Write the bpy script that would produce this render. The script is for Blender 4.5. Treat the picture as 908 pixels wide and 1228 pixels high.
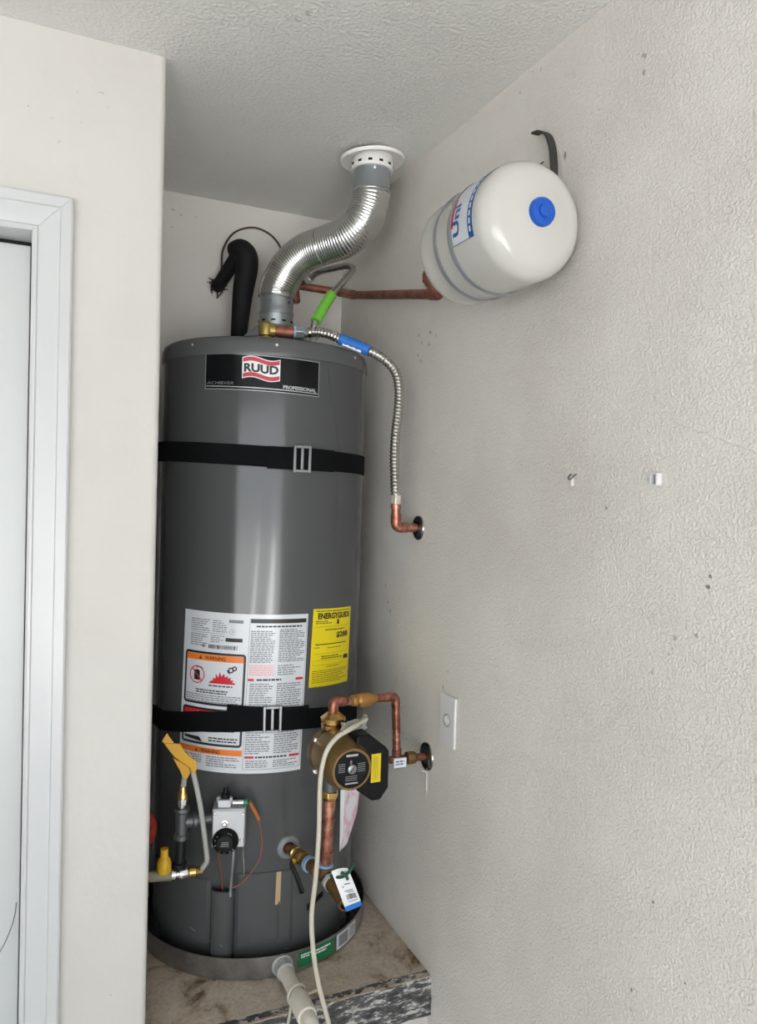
import bpy, bmesh, math, random
from mathutils import Vector, Matrix
from mathutils.geometry import tessellate_polygon

random.seed(7)
scene = bpy.context.scene
for o in list(bpy.data.objects):
    bpy.data.objects.remove(o)
C = scene.collection
PI = math.pi


def lin(c):
    c /= 255.0
    return c / 12.92 if c <= 0.04045 else ((c + 0.055) / 1.055) ** 2.4


def rgb(r, g, b):
    return (lin(r), lin(g), lin(b), 1.0)


# ------------------------------------------------------------------ camera
cam_d = bpy.data.cameras.new('camera')
cam = bpy.data.objects.new('camera', cam_d)
C.objects.link(cam)
cam_d.sensor_fit = 'HORIZONTAL'
cam_d.sensor_width = 36.0
cam_d.lens = 914.66 / 908 * 36.0
cam_d.clip_start = 0.02
right = Vector((0.9122, -0.4086, 0.0307))
fwd = Vector((0.4094, 0.9119, -0.0290)).normalized()
right = (right - right.dot(fwd) * fwd).normalized()
up = right.cross(fwd)
cam.matrix_world = Matrix(((right.x, up.x, -fwd.x, 0.0), (right.y, up.y, -fwd.y, 0.0),
                           (right.z, up.z, -fwd.z, 1.6015), (0, 0, 0, 1)))
scene.camera = cam

# ------------------------------------------------------------------ daylight
world = bpy.data.worlds.new('sky')
scene.world = world
world.use_nodes = True
bg = world.node_tree.nodes['Background']
bg.inputs[0].default_value = (0.91, 0.955, 1.0, 1)
bg.inputs[1].default_value = 3.2
sun_d = bpy.data.lights.new('sun', 'SUN')
sun_d.energy = 72.0
sun_d.angle = 0.01
sun_d.color = (1.0, 1.0, 1.0)
sun = bpy.data.objects.new('sun', sun_d)
C.objects.link(sun)
sun.rotation_euler = (math.radians(-40), 0, math.radians(18))   # from behind the house, on to the driveway only
scene.view_settings.view_transform = 'Standard'
scene.view_settings.look = 'None'
scene.view_settings.gamma = 1.0
scene.view_settings.use_curve_mapping = False
scene.view_settings.exposure = 0.11

# ------------------------------------------------------------------ measures (metres)
XW = 0.87            # right wall
YD = 1.5706          # wall with the door
YB = 2.2716          # back wall of the niche
XC = 0.2208          # niche left side / end of the door wall
ZC = 2.437           # ceiling
ZP = 0.457           # platform top
YP = 1.545           # platform front
TX, TY, TR = 0.550, 1.9775, 0.2645   # water heater axis and radius
GY = -1.25            # garage door opening
XL = -2.9            # garage left wall


# ------------------------------------------------------------------ mesh helpers
class MB:
    def __init__(self):
        self.v, self.f, self.m = [], [], []
        self.mat = 0

    def add(self, vs, fs, M=None):
        b = len(self.v)
        for p in vs:
            p = Vector(p)
            self.v.append(M @ p if M is not None else p)
        for q in fs:
            self.f.append([b + i for i in q])
            self.m.append(self.mat)
        return self

    def box(self, c, s, M=None):
        x, y, z = c
        a, b, d = s[0] / 2, s[1] / 2, s[2] / 2
        vs = [(x + i * a, y + j * b, z + k * d) for i in (-1, 1) for j in (-1, 1) for k in (-1, 1)]
        return self.add(vs, [(0, 1, 3, 2), (4, 6, 7, 5), (0, 4, 5, 1), (2, 3, 7, 6), (0, 2, 6, 4), (1, 5, 7, 3)], M)

    def bx(self, x0, x1, y0, y1, z0, z1, M=None):
        return self.box(((x0 + x1) / 2, (y0 + y1) / 2, (z0 + z1) / 2), (x1 - x0, y1 - y0, z1 - z0), M)

    def prism(self, poly, h0, h1, M=None):
        n = len(poly)
        vs = [(p[0], p[1], h0) for p in poly] + [(p[0], p[1], h1) for p in poly]
        fs = [[i, (i + 1) % n, n + (i + 1) % n, n + i] for i in range(n)]
        tri = tessellate_polygon([[Vector((p[0], p[1], 0)) for p in poly]])
        fs += [list(t) for t in tri] + [[n + i for i in reversed(t)] for t in tri]
        return self.add(vs, fs, M)

    def lathe(self, prof, M=None, seg=32, a0=0.0, a1=2 * PI, closed=True):
        full = abs(a1 - a0 - 2 * PI) < 1e-6
        n = seg if full else seg + 1
        vs, fs = [], []
        for r, z in prof:
            for i in range(n):
                a = a0 + (a1 - a0) * i / seg
                vs.append((r * math.cos(a), r * math.sin(a), z))
        for k in range(len(prof) - 1):
            for i in range(seg):
                j = (i + 1) % n
                fs.append((k * n + i, k * n + j, (k + 1) * n + j, (k + 1) * n + i))
        if closed and full:
            if prof[0][0] > 1e-6:
                fs.append(list(range(n))[::-1])
            if prof[-1][0] > 1e-6:
                fs.append([(len(prof) - 1) * n + i for i in range(n)])
        return self.add(vs, fs, M)

    def tube(self, pts, r, seg=14, caps=True, flat=None):
        """pts: list of Vectors; r: radius or list; flat=(up vector, ratio) gives an elliptic section"""
        pts = [Vector(p) for p in pts]
        n = len(pts)
        rs = r if isinstance(r, (list, tuple)) else [r] * n
        tang = []
        for i in range(n):
            t = pts[min(i + 1, n - 1)] - pts[max(i - 1, 0)]
            tang.append(t.normalized())
        ref = Vector((0, 0, 1)) if abs(tang[0].z) < 0.9 else Vector((1, 0, 0))
        u = (ref - ref.dot(tang[0]) * tang[0]).normalized()
        vs, fs = [], []
        for i in range(n):
            u = (u - u.dot(tang[i]) * tang[i]).normalized()
            w = tang[i].cross(u)
            uu, ww, k = u, w, 1.0
            if flat:
                uu = (flat[0] - flat[0].dot(tang[i]) * tang[i]).normalized()
                ww = tang[i].cross(uu)
                k = flat[1]
            for j in range(seg):
                a = 2 * PI * j / seg
                vs.append(pts[i] + uu * (rs[i] * math.cos(a)) + ww * (rs[i] * k * math.sin(a)))
        for i in range(n - 1):
            for j in range(seg):
                k2 = (j + 1) % seg
                fs.append((i * seg + j, i * seg + k2, (i + 1) * seg + k2, (i + 1) * seg + j))
        if caps:
            fs.append(list(range(seg))[::-1])
            fs.append([(n - 1) * seg + j for j in range(seg)])
        return self.add(vs, fs)

    def ribbon(self, pts, ups, w, th):
        """closed band section: width w along ups[i], thickness th across"""
        pts = [Vector(p) for p in pts]
        n = len(pts)
        vs, fs = [], []
        for i in range(n):
            t = (pts[min(i + 1, n - 1)] - pts[max(i - 1, 0)]).normalized()
            u = Vector(ups[i])
            u = (u - u.dot(t) * t).normalized()
            s = t.cross(u)
            wi = w[i] if isinstance(w, (list, tuple)) else w
            for a, b in ((-1, -1), (1, -1), (1, 1), (-1, 1)):
                vs.append(pts[i] + u * (a * wi / 2) + s * (b * th / 2))
        for i in range(n - 1):
            for j in range(4):
                k = (j + 1) % 4
                fs.append((i * 4 + j, i * 4 + k, (i + 1) * 4 + k, (i + 1) * 4 + j))
        fs.append((3, 2, 1, 0))
        fs.append([(n - 1) * 4 + j for j in range(4)])
        return self.add(vs, fs)

    def build(self, name, mats, parent=None, smooth=True, bevel=0.0, sharp=35, fix=True):
        if not isinstance(mats, (list, tuple)):
            mats = [mats]
        off = origin_of(parent) if parent is not None else Vector((0, 0, 0))
        me = bpy.data.meshes.new(name)
        me.from_pydata([p - off for p in self.v], [], self.f)
        for m in mats:
            me.materials.append(m)
        me.polygons.foreach_set('material_index', self.m)
        if fix:
            bm = bmesh.new()
            bm.from_mesh(me)
            bmesh.ops.recalc_face_normals(bm, faces=bm.faces)
            bm.to_mesh(me)
            bm.free()
        if smooth:
            me.polygons.foreach_set('use_smooth', [True] * len(me.polygons))
            me.set_sharp_from_angle(angle=math.radians(sharp))
        me.update()
        o = bpy.data.objects.new(name, me)
        C.objects.link(o)
        if parent is not None:
            o.parent = parent
        if bevel:
            md = o.modifiers.new('bevel', 'BEVEL')
            md.width = bevel
            md.segments = 2
            md.limit_method = 'ANGLE'
            md.angle_limit = math.radians(40)
            md.harden_normals = False
        return o


def origin_of(o):
    p = Vector((0, 0, 0))
    while o is not None:
        p = p + o.location
        o = o.parent
    return p


def tag(o, label, cat, group=None):
    o['label'] = label
    o['category'] = cat
    if group:
        o['group'] = group
    return o


def thing(name, label, cat, loc, group=None):
    o = bpy.data.objects.new(name, None)
    o.empty_display_size = 0.05
    C.objects.link(o)
    o.location = loc
    return tag(o, label, cat, group)


def struct(o):
    o['kind'] = 'structure'
    return o


def spline(pts, n=16):
    """Catmull-Rom through pts"""
    P = [Vector(p) for p in pts]
    P = [2 * P[0] - P[1]] + P + [2 * P[-1] - P[-2]]
    out = []
    for i in range(1, len(P) - 2):
        a, b, c, d = P[i - 1], P[i], P[i + 1], P[i + 2]
        for k in range(n):
            t = k / n
            out.append(0.5 * ((2 * b) + (c - a) * t + (2 * a - 5 * b + 4 * c - d) * t * t + (3 * b - a - 3 * c + d) * t ** 3))
    out.append(P[-2])
    return out


def resample(pts, step):
    pts = [Vector(p) for p in pts]
    L = [0.0]
    for a, b in zip(pts, pts[1:]):
        L.append(L[-1] + (b - a).length)
    n = max(2, int(L[-1] / step))
    out, k = [], 0
    for i in range(n + 1):
        s = L[-1] * i / n
        while k < len(L) - 2 and L[k + 1] < s:
            k += 1
        d = L[k + 1] - L[k]
        out.append(pts[k].lerp(pts[k + 1], (s - L[k]) / d if d > 0 else 0))
    return out


def fillet(pts, r, n=8):
    """polyline with rounded corners"""
    P = [Vector(p) for p in pts]
    out = [P[0]]
    for i in range(1, len(P) - 1):
        a, b, c = P[i - 1], P[i], P[i + 1]
        d1, d2 = (a - b), (c - b)
        rr = min(r, d1.length * 0.49, d2.length * 0.49)
        p1, p2 = b + d1.normalized() * rr, b + d2.normalized() * rr
        for k in range(n + 1):
            t = k / n
            out.append((1 - t) ** 2 * p1 + 2 * t * (1 - t) * b + t * t * p2)
    out.append(P[-1])
    return out


def axis_m(origin, direction, xref=None):
    """matrix whose local +Z runs along direction"""
    z = Vector(direction).normalized()
    x = Vector(xref) if xref is not None else (Vector((1, 0, 0)) if abs(z.x) < 0.9 else Vector((0, 1, 0)))
    x = (x - x.dot(z) * z).normalized()
    y = z.cross(x)
    o = Vector(origin)
    return Matrix(((x.x, y.x, z.x, o.x), (x.y, y.y, z.y, o.y), (x.z, y.z, z.z, o.z), (0, 0, 0, 1)))


def hexa(r):
    return [(r * math.cos(PI / 3 * i), r * math.sin(PI / 3 * i)) for i in range(6)]


def tank_pt(deg, z, r=TR):
    a = math.radians(deg)
    return Vector((TX + r * math.sin(a), TY - r * math.cos(a), z))


def tank_frame(deg, r, z):
    """local x: tangent (to the right), y: up, z: outward"""
    a = math.radians(deg)
    t = Vector((math.cos(a), math.sin(a), 0))
    n = Vector((math.sin(a), -math.cos(a), 0))
    u = Vector((0, 0, 1))
    o = tank_pt(deg, z, r)
    return Matrix(((t.x, u.x, n.x, o.x), (t.y, u.y, n.y, o.y), (t.z, u.z, n.z, o.z), (0, 0, 0, 1)))


_text_cache = {}


def text2d(s, bold=0.0):
    key = (s, bold)
    if key not in _text_cache:
        cu = bpy.data.curves.new('t', 'FONT')
        cu.body = s
        cu.size = 1.0
        cu.offset = bold
        cu.resolution_u = 3
        ob = bpy.data.objects.new('t', cu)
        C.objects.link(ob)
        dg = bpy.context.evaluated_depsgraph_get()
        me = bpy.data.meshes.new_from_object(ob.evaluated_get(dg))
        vs = [(v.co.x, v.co.y) for v in me.vertices]
        fs = [list(p.vertices) for p in me.polygons]
        bpy.data.objects.remove(ob)
        bpy.data.curves.remove(cu)
        bpy.data.meshes.remove(me)
        x0 = min(v[0] for v in vs)
        x1 = max(v[0] for v in vs)
        y0 = min(v[1] for v in vs)
        y1 = max(v[1] for v in vs)
        _text_cache[key] = ([((x - x0) / (x1 - x0), (y - y0) / (y1 - y0)) for x, y in vs], fs)
    return _text_cache[key]


class Print:
    """flat print laid on a surface: surf(u, v, h) gives the point"""

    def __init__(self, surf):
        self.surf = surf
        self.mb = MB()
        self.mats = []

    def _m(self, m):
        if m not in self.mats:
            self.mats.append(m)
        self.mb.mat = self.mats.index(m)

    def rect(self, u0, v0, u1, v1, m, h=0.0006, du=0.01):
        self._m(m)
        n = max(1, int(abs(u1 - u0) / du + 0.5))
        vs = []
        for i in range(n + 1):
            u = u0 + (u1 - u0) * i / n
            vs += [self.surf(u, v0, h), self.surf(u, v1, h)]
        self.mb.add(vs, [(2 * i, 2 * i + 2, 2 * i + 3, 2 * i + 1) for i in range(n)])

    def frame(self, u0, v0, u1, v1, t, m, h=0.0006):
        self.rect(u0, v0, u1, v0 + t, m, h)
        self.rect(u0, v1 - t, u1, v1, m, h)
        self.rect(u0, v0 + t, u0 + t, v1 - t, m, h)
        self.rect(u1 - t, v0 + t, u1, v1 - t, m, h)

    def poly(self, pts, m, h=0.0007):
        self._m(m)
        tri = tessellate_polygon([[Vector((p[0], p[1], 0)) for p in pts]])
        vs = [(p[0], p[1]) for p in pts]
        todo, out = [list(t) for t in tri], []
        while todo:                      # split long triangles so they follow a curved surface
            t = todo.pop()
            e = [(abs(vs[t[i]][0] - vs[t[(i + 1) % 3]][0]) + 0.3 * abs(vs[t[i]][1] - vs[t[(i + 1) % 3]][1]), i) for i in range(3)]
            d, i = max(e)
            if d < 0.012:
                out.append(t)
                continue
            a, b, c = t[i], t[(i + 1) % 3], t[(i + 2) % 3]
            vs.append(((vs[a][0] + vs[b][0]) / 2, (vs[a][1] + vs[b][1]) / 2))
            k = len(vs) - 1
            todo += [[a, k, c], [k, b, c]]
        self.mb.add([self.surf(p[0], p[1], h) for p in vs], out)

    def ring(self, u, v, r0, r1, m, h=0.0008, n=24):
        self._m(m)
        vs = []
        for i in range(n):
            a = 2 * PI * i / n
            vs += [self.surf(u + r0 * math.cos(a), v + r0 * math.sin(a), h), self.surf(u + r1 * math.cos(a), v + r1 * math.sin(a), h)]
        self.mb.add(vs, [(2 * i, 2 * ((i + 1) % n), 2 * ((i + 1) % n) + 1, 2 * i + 1) for i in range(n)])

    def disc(self, u, v, r, m, h=0.0008, n=20):
        self.poly([(u + r * math.cos(2 * PI * i / n), v + r * math.sin(2 * PI * i / n)) for i in range(n)], m, h)

    def text(self, s, u0, v0, u1, v1, m, h=0.0009, bold=0.0, slant=0.0, wave=None):
        self._m(m)
        vs, fs = text2d(s, bold)
        out = []
        for x, y in vs:
            u = u0 + x * (u1 - u0) + slant * y * (v1 - v0)
            v = v0 + y * (v1 - v0) + (wave(u) if wave else 0)
            out.append(self.surf(u, v, h))
        self.mb.add(out, fs)

    def lines(self, u0, v0, u1, v1, n, m, fill=0.45, h=0.0007, seed=0, words=True):
        """small print: rows of little dashes"""
        rnd = random.Random(seed)
        dv = (v1 - v0) / n
        for i in range(n):
            v = v1 - (i + 0.5) * dv
            u = u0
            end = u1 - (rnd.random() ** 3) * 0.45 * (u1 - u0)
            while u < end:
                w = min(rnd.uniform(0.004, 0.013), end - u)
                self.rect(u, v - dv * fill / 2, u + w, v + dv * fill / 2, m, h, du=0.02)
                u += w + 0.0016

    def build(self, name, parent):
        return self.mb.build(name, self.mats, parent, smooth=True, sharp=30)


def tank_surf(a0, z0, r=TR, shear=0.0, dy=0.0):
    def s(u, v, h):
        return tank_pt(a0 + math.degrees(u / r) + shear * v, z0 + v, r + h) + Vector((0, dy, 0))
    return s


def frame_surf(M):
    return lambda u, v, h: M @ Vector((u, v, h))


# ------------------------------------------------------------------ materials
MATS = {}


def mat(name, col, rough=0.5, metal=0.0, coat=0.0, spec=None, trans=0.0, alpha=None, sss=0.0):
    m = bpy.data.materials.new(name)
    m.use_nodes = True
    b = m.node_tree.nodes['Principled BSDF']
    b.inputs['Base Color'].default_value = col
    b.inputs['Roughness'].default_value = rough
    b.inputs['Metallic'].default_value = metal
    b.inputs['Coat Weight'].default_value = coat
    b.inputs['Coat Roughness'].default_value = 0.08
    if spec is not None:
        b.inputs['Specular IOR Level'].default_value = spec
    if trans:
        b.inputs['Transmission Weight'].default_value = trans
    MATS[name] = m
    return m


def nodes_of(m):
    nt = m.node_tree
    return nt, nt.nodes, nt.links, nt.nodes['Principled BSDF']


def ramp(nt, stops):
    r = nt.nodes.new('ShaderNodeValToRGB')
    e = r.color_ramp.elements
    while len(e) < len(stops):
        e.new(0.5)
    for k, (p, c) in enumerate(stops):
        e[k].position = p
        e[k].color = c
    return r


def noise(nt, scale, detail=3.0, rough=0.55, coord=None, dist=0.0):
    n = nt.nodes.new('ShaderNodeTexNoise')
    n.inputs['Scale'].default_value = scale
    n.inputs['Detail'].default_value = detail
    n.inputs['Roughness'].default_value = rough
    n.inputs['Distortion'].default_value = dist
    if coord is not None:
        nt.links.new(coord, n.inputs['Vector'])
    return n


def mix(nt, a, b, fac, mode='MIX'):
    n = nt.nodes.new('ShaderNodeMix')
    n.data_type = 'RGBA'
    n.blend_type = mode
    for sock, val in ((n.inputs[6], a), (n.inputs[7], b), (n.inputs[0], fac)):
        if hasattr(val, 'is_linked') or hasattr(val, 'links'):
            nt.links.new(val, sock)
        else:
            sock.default_value = val
    return n.outputs[2]


def plaster(name, col, dirt, peel=1.0, scale=150, dirtiness=0.5, rough=0.6, streak=False, strength=0.45):
    m = mat(name, col, rough)
    nt, N, L, b = nodes_of(m)
    tc = N.new('ShaderNodeTexCoord').outputs['Object']
    big = noise(nt, 2.2, 4, 0.6, tc)
    r1 = ramp(nt, [(0.42, (0, 0, 0, 1)), (0.75, (1, 1, 1, 1))])
    L.new(big.outputs[0], r1.inputs[0])
    mth = N.new('ShaderNodeMath')
    mth.operation = 'MULTIPLY'
    mth.inputs[1].default_value = dirtiness
    L.new(r1.outputs[0], mth.inputs[0])
    c1 = mix(nt, col, dirt, mth.outputs[0])
    sm = noise(nt, 14, 5, 0.7, tc, 0.6)
    r2 = ramp(nt, [(0.60, (0, 0, 0, 1)), (0.85, (1, 1, 1, 1))])
    L.new(sm.outputs[0], r2.inputs[0])
    m2 = N.new('ShaderNodeMath')
    m2.operation = 'MULTIPLY'
    m2.inputs[1].default_value = dirtiness * 0.8
    L.new(r2.outputs[0], m2.inputs[0])
    c2 = mix(nt, c1, dirt, m2.outputs[0])
    # rare dark specks and scuffs
    sp = noise(nt, 60, 2, 0.5, tc)
    sp2 = noise(nt, 5, 2, 0.5, tc)
    pr = N.new('ShaderNodeMath')
    pr.operation = 'MULTIPLY'
    L.new(sp.outputs[0], pr.inputs[0])
    L.new(sp2.outputs[0], pr.inputs[1])
    r3 = ramp(nt, [(0.46, (0, 0, 0, 1)), (0.50, (1, 1, 1, 1))])
    L.new(pr.outputs[0], r3.inputs[0])
    m3 = N.new('ShaderNodeMath')
    m3.operation = 'MULTIPLY'
    m3.inputs[1].default_value = min(1.0, dirtiness)
    L.new(r3.outputs[0], m3.inputs[0])
    c3 = mix(nt, c2, rgb(95, 88, 80), m3.outputs[0])
    L.new(c3, b.inputs['Base Color'])
    pn = noise(nt, scale, 2.0, 0.5, tc, 0.0)
    r4 = ramp(nt, [(0.40, (0, 0, 0, 1)), (0.62, (1, 1, 1, 1))])
    L.new(pn.outputs[0], r4.inputs[0])
    bp = N.new('ShaderNodeBump')
    bp.inputs['Strength'].default_value = strength * peel
    bp.inputs['Distance'].default_value = 0.0022
    L.new(r4.outputs[0], bp.inputs['Height'])
    L.new(bp.outputs[0], b.inputs['Normal'])
    return m


M_RWALL = plaster('wall_paint_textured', rgb(226, 222, 215), rgb(192, 185, 176), 1.0, 235, 0.5, strength=0.55)
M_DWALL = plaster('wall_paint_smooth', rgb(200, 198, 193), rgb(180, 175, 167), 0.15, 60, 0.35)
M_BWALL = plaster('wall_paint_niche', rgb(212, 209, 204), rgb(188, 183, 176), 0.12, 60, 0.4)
M_CEIL = plaster('ceiling_paint', rgb(226, 225, 221), rgb(206, 203, 197), 1.0, 130, 0.3)
M_TRIM = mat('trim_gloss_white', rgb(194, 196, 197), 0.28)
M_DOOR = mat('door_gloss_white', rgb(194, 197, 196), 0.35)
M_SHELL = plaster('garage_wall_paint', rgb(224, 222, 218), rgb(200, 196, 190), 0.3, 120, 0.4)


def concrete(name, c1, c2, c3):
    m = mat(name, c1, 0.85)
    nt, N, L, b = nodes_of(m)
    tc = N.new('ShaderNodeTexCoord').outputs['Object']
    n1 = noise(nt, 9, 6, 0.65, tc, 0.8)
    r = ramp(nt, [(0.34, c3), (0.44, c1), (0.58, c2), (0.68, c1)])
    L.new(n1.outputs[0], r.inputs[0])
    n2 = noise(nt, 90, 4, 0.7, tc)
    r2 = ramp(nt, [(0.35, (0.55, 0.55, 0.55, 1)), (0.6, (1, 1, 1, 1))])
    L.new(n2.outputs[0], r2.inputs[0])
    c = mix(nt, r.outputs[0], r2.outputs[0], 0.5, 'MULTIPLY')
    L.new(c, b.inputs['Base Color'])
    bp = N.new('ShaderNodeBump')
    bp.inputs['Strength'].default_value = 0.5
    bp.inputs['Distance'].default_value = 0.004
    L.new(n2.outputs[0], bp.inputs['Height'])
    L.new(bp.outputs[0], b.inputs['Normal'])
    return m


M_FLOOR = concrete('garage_concrete', rgb(184, 184, 182), rgb(198, 198, 196), rgb(160, 160, 158))
M_DRIVE = concrete('driveway_asphalt', rgb(143, 142, 141), rgb(153, 152, 151), rgb(131, 130, 129))
M_STRIP = concrete('added_streak_strip_pale', rgb(236, 234, 230), rgb(242, 240, 237), rgb(226, 224, 220))
M_SLAB = concrete('platform_top_stained', rgb(184, 168, 150), rgb(202, 190, 174), rgb(104, 82, 56))

M_EDGE = mat('chipped_black_white_paint', rgb(50, 50, 52), 0.6)
nt, N, L, b = nodes_of(M_EDGE)
tc = N.new('ShaderNodeTexCoord').outputs['Object']
mp = N.new('ShaderNodeMapping')
mp.inputs['Scale'].default_value = (0.55, 1.0, 2.0)
L.new(tc, mp.inputs[0])
n1 = noise(nt, 36, 8, 0.8, mp.outputs[0], 0.3)
r = ramp(nt, [(0.40, rgb(44, 45, 48)), (0.53, rgb(84, 84, 84)), (0.57, rgb(196, 194, 190)), (0.70, rgb(170, 164, 150))])
L.new(n1.outputs[0], r.inputs[0])
L.new(r.outputs[0], b.inputs['Base Color'])
bp = N.new('ShaderNodeBump')
bp.inputs['Strength'].default_value = 0.5
bp.inputs['Distance'].default_value = 0.003
L.new(n1.outputs[0], bp.inputs['Height'])
L.new(bp.outputs[0], b.inputs['Normal'])

M_TANK = mat('grey_enamel', rgb(74, 76, 77), 0.14)
M_TANKLID = mat('grey_enamel_lid', rgb(84, 86, 87), 0.25)
M_BLACKLABEL = mat('black_label', rgb(10, 11, 14), 0.2, spec=0.3)
M_WHITE = mat('print_white', rgb(226, 228, 230), 0.35)
M_PAPER = mat('label_paper', rgb(205, 209, 214), 0.28, 0, 0.2)
M_SILVERPRINT = mat('print_silver', rgb(175, 178, 180), 0.35, 0.4)
M_INK = mat('print_black', rgb(28, 28, 30), 0.4)
M_GREYINK = mat('print_grey', rgb(120, 122, 126), 0.4)
M_RED = mat('print_red', rgb(196, 30, 44), 0.35)
M_LOGORED = mat('logo_red', rgb(186, 46, 66), 0.3)
M_ORANGE = mat('print_orange', rgb(226, 120, 36), 0.35)
M_PINK = mat('print_pink', rgb(226, 168, 172), 0.35)
M_YELLOW = mat('label_yellow', rgb(222, 204, 16), 0.35)
M_WEB = mat('black_webbing', rgb(12, 13, 15), 0.9, spec=0.15)
M_BUCKLE = mat('zinc_buckle', rgb(150, 154, 156), 0.35, 0.8)
M_GALV = mat('galvanised_steel', rgb(172, 178, 184), 0.34, 0.9)
M_ALU = mat('flex_aluminium', rgb(206, 206, 204), 0.20, 1.0)
M_VENTWHITE = mat('vent_white_metal', rgb(238, 237, 234), 0.35)
M_DARK = mat('dark_hollow', rgb(14, 13, 12), 0.9)
M_FOAM = mat('black_foam_sleeve', rgb(17, 17, 19), 0.7, spec=0.3)
M_CABLE = mat('brown_cable', rgb(70, 52, 44), 0.6)
M_STEEL = mat('stainless_corrugated', rgb(190, 188, 182), 0.24, 0.95)
M_BLUE = mat('blue_tag', rgb(36, 110, 196), 0.4)
M_GREEN = mat('green_tag', rgb(110, 186, 60), 0.4)
M_GREENTIE = mat('dark_green_tie', rgb(20, 70, 50), 0.5)
M_CHROME = mat('chrome', rgb(150, 150, 150), 0.18, 1.0)
M_BRASS = mat('brass', rgb(204, 168, 104), 0.24, 1.0)
M_DULLBRASS = mat('dull_bronze', rgb(136, 108, 74), 0.4, 0.85)
M_BLACKPLASTIC = mat('black_plastic', rgb(10, 10, 12), 0.4, spec=0.25)
M_CAST = mat('cast_aluminium', rgb(188, 190, 192), 0.42, 0.6)
M_SCREW = mat('bright_screw', rgb(225, 225, 225), 0.25, 0.9)
M_BLACKIRON = mat('black_iron', rgb(34, 35, 37), 0.4, 0.6)
M_GREYIRON = mat('grey_malleable_iron', rgb(96, 98, 100), 0.45, 0.7)
M_GASFLEX = mat('grey_coated_gas_hose', rgb(160, 160, 156), 0.45)
M_YELLOWTAG = mat('yellow_plastic_tag', rgb(196, 146, 24), 0.4)
M_YELLOWVALVE = mat('yellow_valve', rgb(206, 160, 30), 0.45)
M_REDPAINT = mat('red_handle', rgb(140, 42, 24), 0.5)
M_VINYL = mat('clear_vinyl_hose', rgb(196, 190, 174), 0.35)
M_PVC = mat('pvc_pipe', rgb(218, 213, 200), 0.4)
M_PVCGREY = mat('pan_fitting_grey', rgb(170, 172, 172), 0.5)
M_PAN = mat('galvanised_pan', rgb(150, 150, 150), 0.32, 0.88)
M_GREENLABEL = mat('pan_green_label', rgb(24, 110, 66), 0.4)
M_TANKWHITE = mat('expansion_tank_paint', rgb(194, 193, 187), 0.09)
M_BAND = mat('grey_band', rgb(132, 134, 138), 0.4)
M_CAPBLUE = mat('blue_cap', rgb(20, 84, 184), 0.4)
M_LABELBLUE = mat('print_blue', rgb(28, 88, 150), 0.4)
M_PLATE = mat('wall_plate_white', rgb(222, 221, 222), 0.3)
M_TAPE = mat('tan_tape', rgb(176, 152, 118), 0.7)
M_COPPERWIRE = mat('copper_wire', rgb(190, 110, 80), 0.35, 0.8)
M_REDWIRE = mat('red_brown_wire', rgb(150, 78, 66), 0.5)
M_TEAL = mat('green_plug', rgb(30, 120, 92), 0.4)
M_STRAPDARK = mat('dark_strap', rgb(70, 68, 64), 0.55, 0.5)
M_LBLUE = mat('pale_blue_ring', rgb(130, 160, 190), 0.4)

M_COPPER = mat('copper_pipe', rgb(184, 108, 80), 0.35, 0.9)
nt, N, L, b = nodes_of(M_COPPER)
tc = N.new('ShaderNodeTexCoord').outputs['Object']
n1 = noise(nt, 40, 5, 0.65, tc, 1.0)
r = ramp(nt, [(0.32, rgb(112, 66, 52)), (0.5, rgb(176, 116, 96)), (0.68, rgb(214, 164, 146))])
L.new(n1.outputs[0], r.inputs[0])
L.new(r.outputs[0], b.inputs['Base Color'])
M_OLDCOPPER = mat('old_copper_pipe', rgb(130, 76, 56), 0.5, 0.6)
nt, N, L, b = nodes_of(M_OLDCOPPER)
tc = N.new('ShaderNodeTexCoord').outputs['Object']
n1 = noise(nt, 30, 4, 0.6, tc, 0.6)
r = ramp(nt, [(0.35, rgb(106, 64, 50)), (0.65, rgb(156, 102, 82))])
L.new(n1.outputs[0], r.inputs[0])
L.new(r.outputs[0], b.inputs['Base Color'])
# brushed streaks on the drain pan
nt, N, L, b = nodes_of(M_PAN)
tc = N.new('ShaderNodeTexCoord').outputs['Object']
n1 = noise(nt, 14, 4, 0.6, tc)
r = ramp(nt, [(0.3, rgb(118, 116, 114)), (0.7, rgb(168, 168, 168))])
L.new(n1.outputs[0], r.inputs[0])
L.new(r.outputs[0], b.inputs['Base Color'])

#@@STRUCTURE
# ------------------------------------------------------------------ the setting
m = MB()
m.bx(XW, XW + 0.12, GY - 0.12, YB + 0.12, 0, ZC)
wall_right = struct(m.build('wall_right', M_RWALL, smooth=False))

m = MB()
DX1 = -0.0154 + 0.004          # door opening, right side
DX0 = DX1 - 0.83
DZ = 2.0589 + 0.004            # door opening, top
m.bx(XL, DX0, YD, YD + 0.115, 0, ZC)
m.bx(DX0, DX1, YD, YD + 0.115, DZ, ZC)
# right pier with a rounded drywall corner
cr = 0.012
poly = [(DX1, YD), (XC - cr, YD)]
for k in range(7):
    a = -PI / 2 + PI / 2 * k / 6
    poly.append((XC - cr + cr * math.cos(a), YD + cr + cr * math.sin(a)))
poly += [(XC, YB), (XC - 0.115, YB), (XC - 0.115, YD + 0.115), (DX1, YD + 0.115)]
m.prism(poly, 0, ZC)
struct(m.build('wall_left', M_DWALL, smooth=True, sharp=25))

m = MB()
m.bx(XC - 0.12, XW + 0.12, YB, YB + 0.12, 0, ZC)
struct(m.build('wall_back', M_BWALL, smooth=False))

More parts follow.
